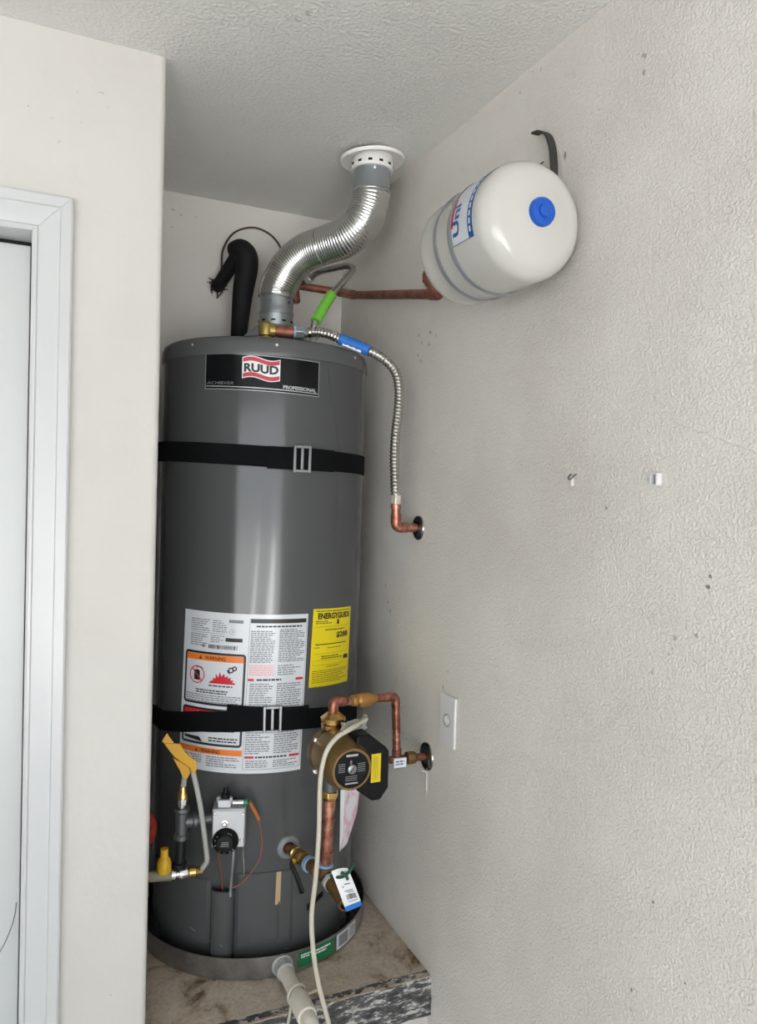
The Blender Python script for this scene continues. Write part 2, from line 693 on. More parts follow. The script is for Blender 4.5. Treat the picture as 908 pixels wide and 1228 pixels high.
# ceiling, with the round hole for the vent left out of it
VX, VY = 0.755, 1.785
m = MB()
m.bx(XL - 0.12, XW + 0.12, GY - 0.12, YB + 0.12, ZC, ZC + 0.1)
struct(m.build('ceiling', M_CEIL, smooth=False))
m = MB()
m.bx(XL - 0.12, XW + 0.12, GY - 0.12, YB + 0.12, -0.1, 0)
struct(m.build('floor', M_FLOOR, smooth=False))
m = MB()
m.bx(XL - 0.12, XL, GY - 0.12, YB, 0, ZC)
struct(m.build('wall_garage_side', M_SHELL, smooth=False))
m = MB()
m.bx(XL, XL + 0.40, GY - 0.12, GY, 0, ZC)
m.bx(XW - 0.06, XW, GY - 0.12, GY, 0, ZC)
m.bx(XL + 0.40, XW - 0.06, GY - 0.12, GY, 2.15, ZC)
struct(m.build('wall_front', M_SHELL, smooth=False))
m = MB()
m.bx(-14, 14, GY - 20, GY - 0.12, -0.12, -0.02)
drive = tag(m.build('driveway', M_DRIVE, smooth=False), 'grey driveway outside the open garage door, with pale strips added for reflected streaks', 'driveway')
drive['kind'] = 'structure'
for (x, y, dx_, w) in ((-2.45, -5.0, -0.296, 0.42), (-0.16, -5.0, -0.01, 0.95)):  # unseen pale strips, added to put bright streaks into the tank's reflection
    m = MB()
    xa, xb = x + dx_ * 1.6 * -1, x + dx_ * 14
    m.add([(xa - w / 2, -3.4, -0.02), (xa + w / 2, -3.4, -0.02), (xb + w / 2, -19, -0.02), (xb - w / 2, -19, -0.02),
           (xa - w / 2, -3.4, 0.0), (xa + w / 2, -3.4, 0.0), (xb + w / 2, -19, 0.0), (xb - w / 2, -19, 0.0)],
          [(0, 1, 2, 3), (4, 5, 6, 7), (0, 1, 5, 4), (1, 2, 6, 5), (2, 3, 7, 6), (3, 0, 4, 7)])
    m.build('added_streak_strip', M_STRIP, drive, smooth=False)

# door casing: moulded profile, mitred at the corner
prof = [(0.0, 0.0), (0.0, 0.010), (0.004, 0.0125), (0.0085, 0.0125), (0.011, 0.0095), (0.014, 0.0095), (0.040, 0.0145), (0.047, 0.0145), (0.049, 0.0175), (0.066, 0.0185), (0.0696, 0.0165), (0.0696, 0.0)]


def casing(name, path):
    """profile x runs outward from the opening, y out of the wall"""
    mm = MB()
    n = len(prof)
    vs, fs = [], []
    for (px, pz, ox, oz) in path:
        for (a, h) in prof:
            vs.append((px + ox * a, YD - h, pz + oz * a))
    for k in range(len(path) - 1):
        for i in range(n):
            j = (i + 1) % n
            fs.append((k * n + i, k * n + j, (k + 1) * n + j, (k + 1) * n + i))
    fs.append(list(range(n)))
    fs.append([(len(path) - 1) * n + i for i in range(n)][::-1])
    mm.add(vs, fs)
    return struct(mm.build(name, M_TRIM, smooth=True, sharp=20))


IX, IZ = -0.0154, 2.0589
casing('trim_1', [(IX, 0.0, 1, 0), (IX, IZ, 1, 1)])
casing('trim_2', [(IX - 0.0003, IZ + 0.0003, 1, 1), (IX - 0.822, IZ + 0.0003, -1, 1)])
casing('trim_3', [(IX - 0.8223, IZ, -1, 1), (IX - 0.8223, 0.0, -1, 0)])
# jambs (lining of the opening) and door
m = MB()
m.bx(DX1 - 0.004, DX1 - 0.0005, YD - 0.001, YD + 0.115, 0, DZ)
m.bx(DX0 + 0.0005, DX0 + 0.004, YD - 0.001, YD + 0.115, 0, DZ)
m.bx(DX0, DX1, YD - 0.001, YD + 0.115, DZ - 0.004, DZ - 0.0005)
struct(m.build('trim_4', M_TRIM, smooth=False))
m = MB()
m.bx(DX0 + 0.006, DX1 - 0.0065, YD + 0.066, YD + 0.104, 0.008, DZ - 0.012)
door = struct(m.build('door_1', M_DOOR, smooth=False, bevel=0.0015))
m = MB()
m.bx(DX0 + 0.004, DX1 - 0.004, YD + 0.070, YD + 0.112, DZ - 0.0125, DZ - 0.0045)
m.bx(DX1 - 0.0064, DX1 - 0.0042, YD + 0.072, YD + 0.112, 0.01, DZ - 0.012)
m.build('weather_strip', M_DARK, door, smooth=False)
# arched embossed line low on the door
arc = []
for k in range(25):
    a = math.radians(2 + 100 * k / 24)
    arc.append(Vector((DX1 - 0.0115 - 0.40 * (1 - math.cos(a)), YD + 0.0655, 0.775 - 0.28 * math.sin(a))))
MB().tube(arc, 0.0011, 6).build('embossed_arch_line', M_GREYINK, door)

# wall damage: shallow chipped spots with dark edges
def chip(pts, name='chipped_spot'):
    mm = MB()
    mm.prism(pts, -0.0004, 0.0008, axis_m((XW, 0, 0), (-1, 0, 0), (0, -1, 0)))
    return mm.build(name, MATS['chip_dark'], wall_right, smooth=False)


mat('chip_dark', rgb(136, 128, 118), 0.9)


def blob(y, z, ry, rz, seed, n=9):
    rn = random.Random(seed)
    # local x = -Y, local y = Z axis orientation handled by axis_m (x: -Y, y: z cross x)
    M = axis_m((0, 0, 0), (-1, 0, 0), (0, -1, 0))
    out = []
    for i in range(n):
        a = 2 * PI * i / n
        k = rn.uniform(0.55, 1.1)
        p = Vector((0, y + ry * k * math.cos(a), z + rz * k * math.sin(a)))
        out.append(((M.transposed() @ p).x, (M.transposed() @ p).y))
    return out


for (y, z, ry, rz) in ((0.787, 1.494, 0.004, 0.005), (0.790, 1.478, 0.006, 0.006), (1.155, 2.2206, 0.005, 0.011),
                       (0.868, 0.985, 0.004, 0.004), (0.905, 0.825, 0.003, 0.006), (0.80, 0.90, 0.003, 0.002),
                       (1.36, 2.265, 0.003, 0.003), (1.008, 1.583, 0.003, 0.004), (0.993, 1.545, 0.002, 0.002)):
    chip(blob(y, z, ry * 0.7, rz * 0.7, int(y * 1000)))

#@@OBJECTS
# ------------------------------------------------------------------ platform
plat = thing('heater_platform', 'raised stained platform with chipped black and white front edge under the water heater', 'platform', ((XC + XW) / 2, (YP + YB) / 2, 0))
m = MB()
m.bx(XC + 0.001, XW - 0.001, YP + 0.006, YB - 0.001, 0.372, ZP)
m.build('slab', M_SLAB, plat, smooth=False)
# uneven chipped front board
rn = random.Random(3)
m = MB()
NX = 60
rows = [(0.368, 0.0), (0.385, 0.003), (0.402, 0.001), (0.420, 0.004), (0.437, 0.002), (0.4555, 0.005), (0.4575, 0.012)]
vs, fs = [], []
for i in range(NX + 1):
    x = XC + 0.001 + (XW - 0.002 - XC) * i / NX
    for (z, dy) in rows:
        vs.append((x, YP + dy + rn.uniform(-0.0016, 0.0016), z + (rn.uniform(-0.0012, 0.0012) if 0.37 < z < 0.45 else rn.uniform(-0.0008, 0.0))))
    vs.append((x, YP + 0.03, 0.4572))
nr = len(rows) + 1
for i in range(NX):
    for k in range(nr - 1):
        fs.append((i * nr + k, (i + 1) * nr + k, (i + 1) * nr + k + 1, i * nr + k + 1))
m.add(vs, fs)
m.build('front_edge', M_EDGE, plat, smooth=False)
m = MB()
m.bx(XC + 0.001, XW - 0.001, YP + 0.016, YP + 0.03, 0, 0.371)
m.build('riser', M_DWALL, plat, smooth=False)

# ------------------------------------------------------------------ drain pan
pan = thing('drain_pan', 'round galvanised metal drain pan under the grey water heater', 'drain pan', (TX, TY, ZP))
MA = Matrix.Translation((TX, TY, 0))
MP = Matrix.Translation((TX, TY - 0.004, 0))
PR = 0.2975
PCY = TY - 0.004
m = MB()
m.lathe([(0, ZP + 0.0006), (PR - 0.004, ZP + 0.0006), (PR, ZP + 0.004), (PR + 0.001, ZP + 0.0505), (PR + 0.003, ZP + 0.053), (PR + 0.001, ZP + 0.0545),
         (PR - 0.002, ZP + 0.053), (PR - 0.0015, ZP + 0.005), (PR - 0.006, ZP + 0.0022), (0, ZP + 0.0022)], MP, 96)
m.build('pan_body', M_PAN, pan)
p = Print(tank_surf(5.7, ZP + 0.012, PR + 0.001, dy=-0.004))
L_ = math.radians(20.5) * PR
p.rect(0, 0, L_, 0.036, M_GREENLABEL, 0.0005)
p.lines(0.008, 0.020, L_ * 0.40, 0.031, 2, M_WHITE, 0.6, seed=4)
p.lines(L_ * 0.46, 0.016, L_ - 0.008, 0.030, 2, M_WHITE, 0.6, seed=5)
p.build('green_label', pan)
p = Print(tank_surf(28.0, ZP + 0.010, PR + 0.001, dy=-0.004))
p.rect(0, 0, math.radians(17) * PR, 0.038, M_PAPER, 0.0005)
p.rect(0.008, 0.005, math.radians(9) * PR, 0.033, M_GREYINK, 0.0008)
p.lines(math.radians(10.5) * PR, 0.006, math.radians(16.4) * PR, 0.034, 4, M_GREYINK, 0.6, seed=6)
p.build('grey_label', pan)
# outlet fitting on the pan wall
d = Vector((-0.02, -1, 0.02)).normalized()
o0 = Vector((0.5425, PCY - PR + 0.004, ZP + 0.026))
m = MB()
m.lathe([(0.0255, 0.0), (0.0255, 0.007), (0.0225, 0.009), (0.0205, 0.028), (0.0215, 0.034), (0.0165, 0.034), (0.0165, 0.0)], axis_m(o0 - d * 0.002, d), 28)
m.build('outlet_fitting', M_PVCGREY, pan)

# PVC drain line, stepping to a larger pipe in front of the platform edge
pvc = thing('drain_pipe', 'off-white plastic drain pipe leaving the metal pan towards the front', 'pipe', o0 + d * 0.03)
a = o0 + d * 0.026
e1 = a + d * 0.125
m = MB()
m.tube([a, e1], 0.0168, 24)
m.build('pipe', M_PVC, pvc)
m = MB()
m.lathe([(0.017, -0.002), (0.0215, 0.0), (0.0222, 0.006), (0.0222, 0.060), (0.0212, 0.064), (0.017, 0.064)], axis_m(e1 - d * 0.02, d), 28)
m.build('coupling', M_PVC, pvc)
m = MB()
m.tube(fillet([e1 + d * 0.03, e1 + d * 0.085, e1 + d * 0.085 + Vector((0, -0.01, -0.45))], 0.03), 0.0168, 24)
m.build('lower_pipe', M_PVC, pvc)
c0 = a + d * 0.088
ring = []
for k in range(20):
    t = -0.25 * PI + 1.5 * PI * k / 19
    ring.append(c0 + Vector((0.0205 * math.cos(t), -0.020 * (k / 19 - 0.5), 0.0205 * math.sin(t))))
ring = [ring[0] + Vector((0.05, 0.006, 0.002))] + ring + [ring[-1] + Vector((-0.02, -0.03, -0.04))]
tag(MB().tube(spline(ring, 3), 0.0034, 10).build('vinyl_tube', M_VINYL), 'short piece of clear tubing wrapped around the plastic drain pipe', 'tube')

# ------------------------------------------------------------------ water heater
wh = thing('water_heater', 'tall dark grey cylindrical gas water heater standing in the metal pan', 'water heater', (TX, TY, ZP + 0.0025))
m = MB()
m.lathe([(0.0, 0.462), (0.254, 0.462), (0.2600, 0.466), (0.2630, 0.60), (0.2645, 0.90), (0.2645, 1.40), (0.2640, 1.905), (0.0, 1.905)], MA, 128)
m.build('jacket', M_TANK, wh, sharp=30)
m = MB()
m.lathe([(0.2640, 1.903), (0.2662, 1.904), (0.2668, 1.908), (0.2660, 1.930), (0.2620, 1.942), (0.2540, 1.9475), (0.235, 1.9490), (0.0, 1.951)], MA, 128)
m.build('top_lid', M_TANKLID, wh, sharp=50)
for dg in (-56, -10.7, 39, 84):
    z = 1.9285
    m = MB()
    m.lathe([(0.0035, 0.0), (0.0035, 0.0015), (0.002, 0.0025), (0.0, 0.003)], tank_frame(dg, 0.2658, z), 10)
    m.build('lid_screw', M_SCREW, wh)
# base support ring / feet in the pan, near-black to paint the shaded gap
m = MB()
m.lathe([(0.20, ZP + 0.0025), (0.25, ZP + 0.0025), (0.25, 0.463), (0.20, 0.463)], MA, 64)
m.build('base_ring', M_DARK, wh)
# draft hood on top, feeding the vent
m = MB()
m.lathe([(0.088, 1.985), (0.092, 1.985), (0.055, 2.020), (0.0445, 2.024), (0.0425, 2.022), (0.052, 2.018)], Matrix.Translation((0.57, 1.97, 0)), 40)
for k in range(4):
    t = PI / 4 + k * PI / 2
    m.bx(0.57 + 0.086 * math.cos(t) - 0.006, 0.57 + 0.086 * math.cos(t) + 0.006, 1.97 + 0.086 * math.sin(t) - 0.001, 1.97 + 0.086 * math.sin(t) + 0.001, 1.9495, 1.990)
m.build('draft_hood', M_GALV, wh)
# thin raised line standing in for a room reflection on the jacket
m = MB()
pts = [tank_pt(27.5, z, TR + 0.0003) for z in (1.34, 1.45, 1.55, 1.70)] + [tank_pt(24, 1.76, TR + 0.0003), tank_pt(17.5, 1.895, TR + 0.0002)]
m.tube(pts, 0.0008, 6)
m.build('reflection_line', M_TANK, wh)

# brand plate
BA, BZ = -47.3, 1.8185
SH = 0
Wb = math.radians(59.3) * TR
Hb = 0.079
bsurf = tank_surf(BA, BZ, TR - 0.0003)
p = Print(lambda u, v, h: bsurf(u, v + 0.0075 * (1 - u / Wb), h))
p.rect(-0.0015, -0.0015, Wb + 0.0015, Hb + 0.0015, M_SILVERPRINT, 0.0004)
p.rect(0, 0, Wb, Hb, M_BLACKLABEL, 0.0007)
brand = p.build('brand_plate', wh)
p = Print(lambda u, v, h: bsurf(u, v + 0.0075 * (1 - u / Wb), h + 0.0007))
lu0, lu1, lv0, lv1 = math.radians(19.7) * TR, math.radians(38.6) * TR, 0.025, 0.074


def wv(u):
    return 0.0042 * math.sin((u - lu0) / (lu1 - lu0) * 2 * PI)


def flag(a, b, ins=0.0, n=20):
    top = [(lu0 + ins + (lu1 - lu0 - 2 * ins) * i / n, 0) for i in range(n + 1)]
    return [(u, a + wv(u)) for u, _ in top] + [(u, b + wv(u)) for u, _ in reversed(top)]


p.poly(flag(lv0, lv1), M_WHITE, 0.0002)
p.poly(flag(lv0 + 0.0022, lv0 + 0.0115, 0.0018), M_LOGORED, 0.0005)
p.poly(flag(lv1 - 0.0115, lv1 - 0.0022, 0.0018), M_LOGORED, 0.0005)
p.text('RUUD', lu0 + 0.004, lv0 + 0.0145, lu1 - 0.004, lv1 - 0.0145, M_INK, 0.0008, bold=0.042, wave=lambda u: wv(u) * 0.35)
p.build('logo', brand)
p = Print(lambda u, v, h: bsurf(u, v + 0.0075 * (1 - u / Wb), h + 0.0007))
p.rect(0.001, 0.004, Wb - 0.002, 0.0062, M_SILVERPRINT, 0.0003)
p.text('ACHIEVER', 0.004, 0.0095, 0.072, 0.0165, M_GREYINK, 0.0004, slant=0.25)
p.text('PROFESSIONAL', Wb - 0.088, 0.0080, Wb - 0.006, 0.0165, M_SILVERPRINT, 0.0004, bold=0.035)
p.build('brand_lettering', brand)

# large instruction sheet
SW, SHT = 0.309, 0.377
S0 = tank_surf(-59.3, 0.9285, TR - 0.0003, shear=6.0)


def sheet(h=0.0):
    return Print(lambda u, v, hh: S0(u, v - 0.004 * (u / SW) * (v / SHT), hh + h))


def st(s, t):
    return s * SW, (1 - t) * SHT


def srect(p, s0, t0, s1, t1, m_, h=0.0006):
    u0, v0 = st(s0, t1)
    u1, v1 = st(s1, t0)
    p.rect(u0, v0, u1, v1, m_, h)


def slines(p, s0, t0, s1, t1, n, m_=M_GREYINK, fill=0.45, seed=0):
    u0, v0 = st(s0, t1)
    u1, v1 = st(s1, t0)
    p.lines(u0, v0, u1, v1, n, m_, fill, 0.0007, seed)


p = sheet()
p.rect(0, 0, SW, SHT, M_PAPER, 0.0005)
sheet_o = p.build('instruction_label', wh)
p = sheet(0.0002)
slines(p, 0.07, 0.045, 0.24, 0.125, 6, seed=1)
slines(p, 0.26, 0.045, 0.38, 0.125, 6, seed=2)
srect(p, 0.39, 0.04, 0.50, 0.06, M_GREYINK)
srect(p, 0.07, 0.131, 0.36, 0.133, M_INK)
slines(p, 0.07, 0.14, 0.22, 0.22, 6, seed=3)
slines(p, 0.25, 0.14, 0.36, 0.19, 4, seed=4)
srect(p, 0.37, 0.155, 0.50, 0.178, M_INK)
u, v = st(0.42, 0.115)
p.ring(u, v, 0.006, 0.0068, M_GREYINK)
p.disc(u, v, 0.0018, M_GREYINK)
u, v = st(0.19, 0.215)
p.disc(u, v, 0.004, M_GREYINK)
rb = random.Random(5)
u, _ = st(0.235, 0)
while u < st(0.46, 0)[0]:
    w = rb.choice((0.0008, 0.0014, 0.002))
    p.rect(u, st(0, 0.228)[1], u + w, st(0, 0.203)[1], M_INK, 0.0007)
    u += w + rb.choice((0.0008, 0.0014))
p.build('rating_print', sheet_o)


def round_frame(p, s0, t0, s1, t1, th, m_, h=0.0007):
    u0, v0 = st(s0, t1)
    u1, v1 = st(s1, t0)
    rr = 0.008
    outer, inner = [], []
    for (cx, cy, a) in ((u1 - rr, v1 - rr, 0), (u0 + rr, v1 - rr, 90), (u0 + rr, v0 + rr, 180), (u1 - rr, v0 + rr, 270)):
        for k in range(4):
            t = math.radians(a + 30 * k)
            outer.append((cx + rr * math.cos(t), cy + rr * math.sin(t)))
            inner.append((cx + (rr - th) * math.cos(t), cy + (rr - th) * math.sin(t)))
    # sides subdivided so the frame follows the curve
    p.rect(u0 + rr, v1 - th, u1 - rr, v1, m_, h)
    p.rect(u0 + rr, v0, u1 - rr, v0 + th, m_, h)
    p.rect(u0, v0 + rr, u0 + th, v1 - rr, m_, h)
    p.rect(u1 - th, v0 + rr, u1, v1 - rr, m_, h)
    for c in range(4):
        for k in range(3):
            i = c * 4 + k
            p.poly([outer[i], outer[i + 1], inner[i + 1], inner[i]], m_, h)


def tri(p, s, t, r, m_, h=0.0010):
    u, v = st(s, t)
    p.poly([(u - r, v - r * 0.8), (u + r, v - r * 0.8), (u, v + r)], m_, h)


# upper warning panel
p = sheet(0.0002)
round_frame(p, 0.025, 0.252, 0.535, 0.585, 0.0055, M_INK)
srect(p, 0.040, 0.268, 0.520, 0.308, M_ORANGE)
tri(p, 0.17, 0.290, 0.0042, M_INK)
u0, v0 = st(0.21, 0.300)
u1, v1 = st(0.38, 0.276)
p.text('WARNING', u0, v0, u1, v1, M_INK, 0.0011, bold=0.02)
u, v = st(0.145, 0.400)
p.poly([(u - 0.008, v - 0.013), (u + 0.008, v - 0.013), (u + 0.008, v + 0.008), (u + 0.003, v + 0.012), (u - 0.008, v + 0.010)], M_INK, 0.0008)
pts = [(u + 0.006 + 0.010 * math.cos(t), v + 0.011 + 0.008 * math.sin(t)) for t in [math.radians(-10 + 16 * k) for k in range(11)]]
for q0, q1 in zip(pts, pts[1:]):
    p.poly([(q0[0], q0[1] - 0.0012), (q1[0], q1[1] - 0.0012), (q1[0], q1[1] + 0.0012), (q0[0], q0[1] + 0.0012)], M_INK, 0.0008)
p.ring(u, v, 0.0185, 0.0210, M_RED, 0.0012, 28)
p.poly([(u - 0.0145, v + 0.0125), (u - 0.0125, v + 0.0145), (u + 0.0145, v - 0.0125), (u + 0.0125, v - 0.0145)], M_RED, 0.0012)
u, v = st(0.25, 0.445)
fl = [(0, 0), (0.006, 0.006), (0.012, 0.007), (0.010, 0.013), (0.018, 0.012), (0.017, 0.024), (0.024, 0.015), (0.027, 0.028), (0.032, 0.018), (0.038, 0.025), (0.041, 0.016),
      (0.047, 0.021), (0.048, 0.014), (0.055, 0.017), (0.054, 0.010), (0.062, 0.011), (0.058, 0.005), (0.066, 0.004), (0.064, 0)]
p.poly([(u + a_, v + b_) for a_, b_ in fl], M_RED, 0.0008)
u, v = st(0.425, 0.355)
p.ring(u, v, 0.004, 0.007, M_INK, 0.0010, 14)
p.ring(u + 0.008, v + 0.004, 0.003, 0.006, M_INK, 0.0010, 14)
p.poly([(u - 0.010, v - 0.002), (u - 0.004, v - 0.010), (u - 0.002, v - 0.008), (u - 0.008, v + 0.001)], M_INK, 0.0010)
slines(p, 0.25, 0.452, 0.45, 0.468, 1, M_INK, 0.5, 11)
slines(p, 0.14, 0.485, 0.42, 0.515, 2, M_INK, 0.5, 12)
slines(p, 0.05, 0.518, 0.51, 0.572, 4, M_GREYINK, 0.5, 13)
p.build('warning_panel', sheet_o)
# danger panel, half hidden by the strap
p = sheet(0.0002)
round_frame(p, 0.02, 0.605, 0.535, 0.838, 0.0055, M_INK)
srect(p, 0.035, 0.620, 0.520, 0.655, M_RED)
tri(p, 0.17, 0.638, 0.004, M_WHITE)
u0, v0 = st(0.205, 0.648)
u1, v1 = st(0.37, 0.627)
p.text('DANGER', u0, v0, u1, v1, M_WHITE, 0.0011, bold=0.02)
u0, v0 = st(0.05, 0.815)
u1, v1 = st(0.22, 0.79)
p.poly([(u0, v0 + 0.004), (u1, v0 - 0.002), (u1 - 0.010, v1), (u0, v1)], M_INK, 0.0008)
slines(p, 0.27, 0.78, 0.50, 0.815, 2, M_INK, 0.5, 14)
slines(p, 0.05, 0.67, 0.50, 0.75, 5, M_GREYINK, 0.5, 15)
p.build('danger_panel', sheet_o)
p = sheet(0.0002)
srect(p, 0.005, 0.855, 0.540, 0.892, M_ORANGE)
tri(p, 0.17, 0.875, 0.004, M_INK)
u0, v0 = st(0.21, 0.885)
u1, v1 = st(0.37, 0.862)
p.text('WARNING', u0, v0, u1, v1, M_INK, 0.0011, bold=0.02)
slines(p, 0.02, 0.900, 0.22, 0.955, 4, M_GREYINK, 0.5, 16)
slines(p, 0.26, 0.900, 0.52, 0.970, 5, M_GREYINK, 0.5, 17)
p.build('lower_warning_strip', sheet_o)
p = sheet(0.0002)
srect(p, 0.555, 0.028, 0.985, 0.055, M_INK)
for s in (0.548, 0.988):
    srect(p, s, 0.028, s + 0.003, 0.975, M_GREYINK)
srect(p, 0.555, 0.972, 0.985, 0.975, M_GREYINK)
slines(p, 0.60, 0.065, 0.95, 0.085, 1, M_INK, 0.5, 18)
slines(p, 0.56, 0.10, 0.745, 0.305, 17, M_GREYINK, 0.55, 19)
slines(p, 0.775, 0.09, 0.98, 0.30, 18, M_GREYINK, 0.55, 20)
slines(p, 0.56, 0.315, 0.745, 0.385, 5, M_PINK, 0.7, 21)
slines(p, 0.775, 0.315, 0.98, 0.385, 5, M_GREYINK, 0.5, 22)
srect(p, 0.555, 0.402, 0.60, 0.418, M_RED)
srect(p, 0.92, 0.402, 0.98, 0.418, M_RED)
slines(p, 0.62, 0.402, 0.91, 0.418, 1, M_INK, 0.7, 23)
slines(p, 0.57, 0.43, 0.745, 0.60, 12, M_GREYINK, 0.5, 24)
slines(p, 0.775, 0.43, 0.97, 0.60, 12, M_GREYINK, 0.5, 25)
slines(p, 0.56, 0.62, 0.745, 0.88, 18, M_GREYINK, 0.5, 26)
slines(p, 0.775, 0.62, 0.97, 0.88, 18, M_GREYINK, 0.5, 27)
srect(p, 0.56, 0.890, 0.63, 0.905, M_RED)
srect(p, 0.90, 0.890, 0.98, 0.905, M_RED)
slines(p, 0.64, 0.890, 0.88, 0.905, 1, M_INK, 0.7, 28)
slines(p, 0.57, 0.915, 0.74, 0.965, 4, M_GREYINK, 0.5, 29)
slines(p, 0.775, 0.915, 0.97, 0.965, 4, M_GREYINK, 0.5, 30)
p.build('instruction_print', sheet_o)

# yellow energy label
EW, EH = math.radians(30.6) * TR, 0.189
E0 = tank_surf(11.3, 1.1225, TR - 0.0003, shear=9.0)
es = lambda u, v, h: E0(u, v - 0.007 * u / EW, h)
p = Print(es)
p.rect(0, 0, EW, EH, M_YELLOW, 0.0006)
en = p.build('energy_label', wh)
p = Print(lambda u, v, h: es(u, v, h + 0.0002))
p.text('ENERGYGUIDE', EW * 0.10, EH * 0.865, EW * 0.95, EH * 0.945, M_INK, 0.0008, bold=0.045)
p.lines(EW * 0.06, EH * 0.955, EW * 0.95, EH * 0.985, 1, M_INK, 0.4, seed=1)
p.lines(EW * 0.06, EH * 0.80, EW * 0.50, EH * 0.85, 2, M_INK, 0.4, seed=2)
p.poly([(EW * 0.55, EH * 0.80), (EW * 0.585, EH * 0.785), (EW * 0.62, EH * 0.80), (EW * 0.60, EH * 0.86), (EW * 0.57, EH * 0.86)], M_INK, 0.0009)
p.rect(EW * 0.05, EH * 0.765, EW * 0.95, EH * 0.768, M_INK)
p.lines(EW * 0.28, EH * 0.715, EW * 0.80, EH * 0.735, 1, M_INK, 0.6, seed=3)
p.text('$288', EW * 0.56, EH * 0.605, EW * 0.90, EH * 0.690, M_INK, 0.0009, bold=0.04)
p.rect(EW * 0.08, EH * 0.535, EW * 0.86, EH * 0.547, M_INK)
p.lines(EW * 0.07, EH * 0.495, EW * 0.18, EH * 0.51, 1, M_INK, 0.6, seed=4)
p.lines(EW * 0.35, EH * 0.485, EW * 0.75, EH * 0.50, 1, M_INK, 0.6, seed=5)
p.rect(EW * 0.05, EH * 0.42, EW * 0.95, EH * 0.4225, M_INK)
p.lines(EW * 0.22, EH * 0.345, EW * 0.78, EH * 0.40, 2, M_INK, 0.45, seed=6)
p.frame(EW * 0.06, EH * 0.275, EW * 0.78, EH * 0.335, 0.0005, M_INK)
p.rect(EW * 0.80, EH * 0.32, EW * 0.95, EH * 0.375, M_INK)
p.lines(EW * 0.35, EH * 0.245, EW * 0.68, EH * 0.26, 1, M_INK, 0.6, seed=7)
p.lines(EW * 0.05, EH * 0.045, EW * 0.92, EH * 0.215, 7, M_INK, 0.3, seed=8)
p.build('energy_print', en)


# ------------------------------------------------------------------ lower jacket fittings
def curved_panel(name, a0, a1, z0, z1, r0, r1, m_, parent, round_r=0.0):
    mm = MB()
    n = max(4, int((a1 - a0) / 2))
    vs, fs = [], []
    for i in range(n + 1):
        a = a0 + (a1 - a0) * i / n
        for z, r in ((z0, r0), (z0 + 0.003, r1), (z1 - 0.003, r1), (z1, r0)):
            rr = r
            if i in (0, n):
                rr = r0
            vs.append(tank_pt(a, z, rr))
    for i in range(n):
        for k in range(3):
            fs.append((i * 4 + k, (i + 1) * 4 + k, (i + 1) * 4 + k + 1, i * 4 + k + 1))
    mm.add(vs, fs)
    return mm.build(name, m_, parent, sharp=25)


def tr_at(z):
    return 0.2630 if z < 0.6 else 0.2640


curved_panel('access_panel', -84, -37.2, 0.515, 0.672, 0.2622, 0.2668, M_TANK, wh)
curved_panel('access_panel', -24.6, 6, 0.515, 0.694, 0.2622, 0.2668, M_TANK, wh)
curved_panel('panel_rib', -17.5, -2, 0.527, 0.531, 0.2665, 0.2690, M_TANK, wh)
curved_panel('panel_rib', -2.6, -1.6, 0.527, 0.62, 0.2665, 0.2685, M_TANK, wh)
# half-round channel over the burner tubes
M = tank_frame(-30.6, 0.2630, 0)
m = MB()
vs, fs = [], []
n = 14
for z in (0.480, 0.484, 0.655, 0.658):
    k = 0.90 if z in (0.480, 0.658) else 1.0
    for i in range(n + 1):
        t = PI * i / n
        vs.append((0.0285 * k * math.cos(t), z, 0.026 * k * math.sin(t) ** 0.7 if 0 < i < n else 0.0))
for r_ in range(3):
    for i in range(n):
        fs.append((r_ * (n + 1) + i, r_ * (n + 1) + i + 1, (r_ + 1) * (n + 1) + i + 1, (r_ + 1) * (n + 1) + i))
m.add(vs, fs, M)
chan = m.build('burner_channel', M_TANK, wh, sharp=40)
md = chan.modifiers.new('thick', 'SOLIDIFY')
md.thickness = 0.0015
m = MB()
m.prism([(0.0255 * math.cos(PI * i / 12), 0.0225 * math.sin(PI * i / 12)) for i in range(13)], 0.640, 0.644,
        M @ Matrix(((1, 0, 0, 0), (0, 0, 1, 0), (0, 1, 0, 0), (0, 0, 0, 1))))
m.build('channel_hollow', M_DARK, wh, smooth=False)
p = Print(tank_surf(-4.6, 0.612, 0.2668))
p.poly([(0.002, 0.0), (0.0145, 0.001), (0.0155, 0.078), (0.004, 0.079)], M_TAPE, 0.0006)
p.build('tape_strip', wh)
for k in range(11):
    m = MB()
    Ml = tank_frame(14.6 + k * 1.0, 0.2634, 0.583 + k * 0.0018)
    m.box((0, 0, 0.0008), (0.0026, 0.014, 0.0016), Ml)
    m.build('vent_louvre', M_BLACKPLASTIC, wh, smooth=False)
for (dg, z, w, rot) in ((-47, 0.545, 0.016, 0.4), (-29.5, 0.533, 0.010, 0.9), (3, 0.497, 0.012, 0.1)):
    m = MB()
    rr_ = 0.2896 if dg == -29.5 else (0.2670 if z > 0.51 else 0.2622)
    m.box((0, 0, 0.0002), (w, 0.0012, 0.0004), tank_frame(dg, rr_, z) @ Matrix.Rotation(-rot, 4, 'Z'))
    m.build('scratch', M_GREYINK, wh, smooth=False)

# drain port flange
m = MB()
m.lathe([(0.0, 0.001), (0.0135, 0.001), (0.0135, 0.003), (0.0165, 0.005), (0.026, 0.003), (0.0285, 0.0)], tank_frame(2.4, TR - 0.0012, 0.7435), 28)
m.build('drain_port_flange', mat('flange_grey', rgb(128, 131, 134), 0.35, 0.3), wh)
m = MB()
m.lathe([(0.0, 0.0), (0.0135, 0.0)], tank_frame(2.4, TR + 0.0008, 0.7435), 20, closed=False)
m.build('port_hollow', M_DARK, wh)

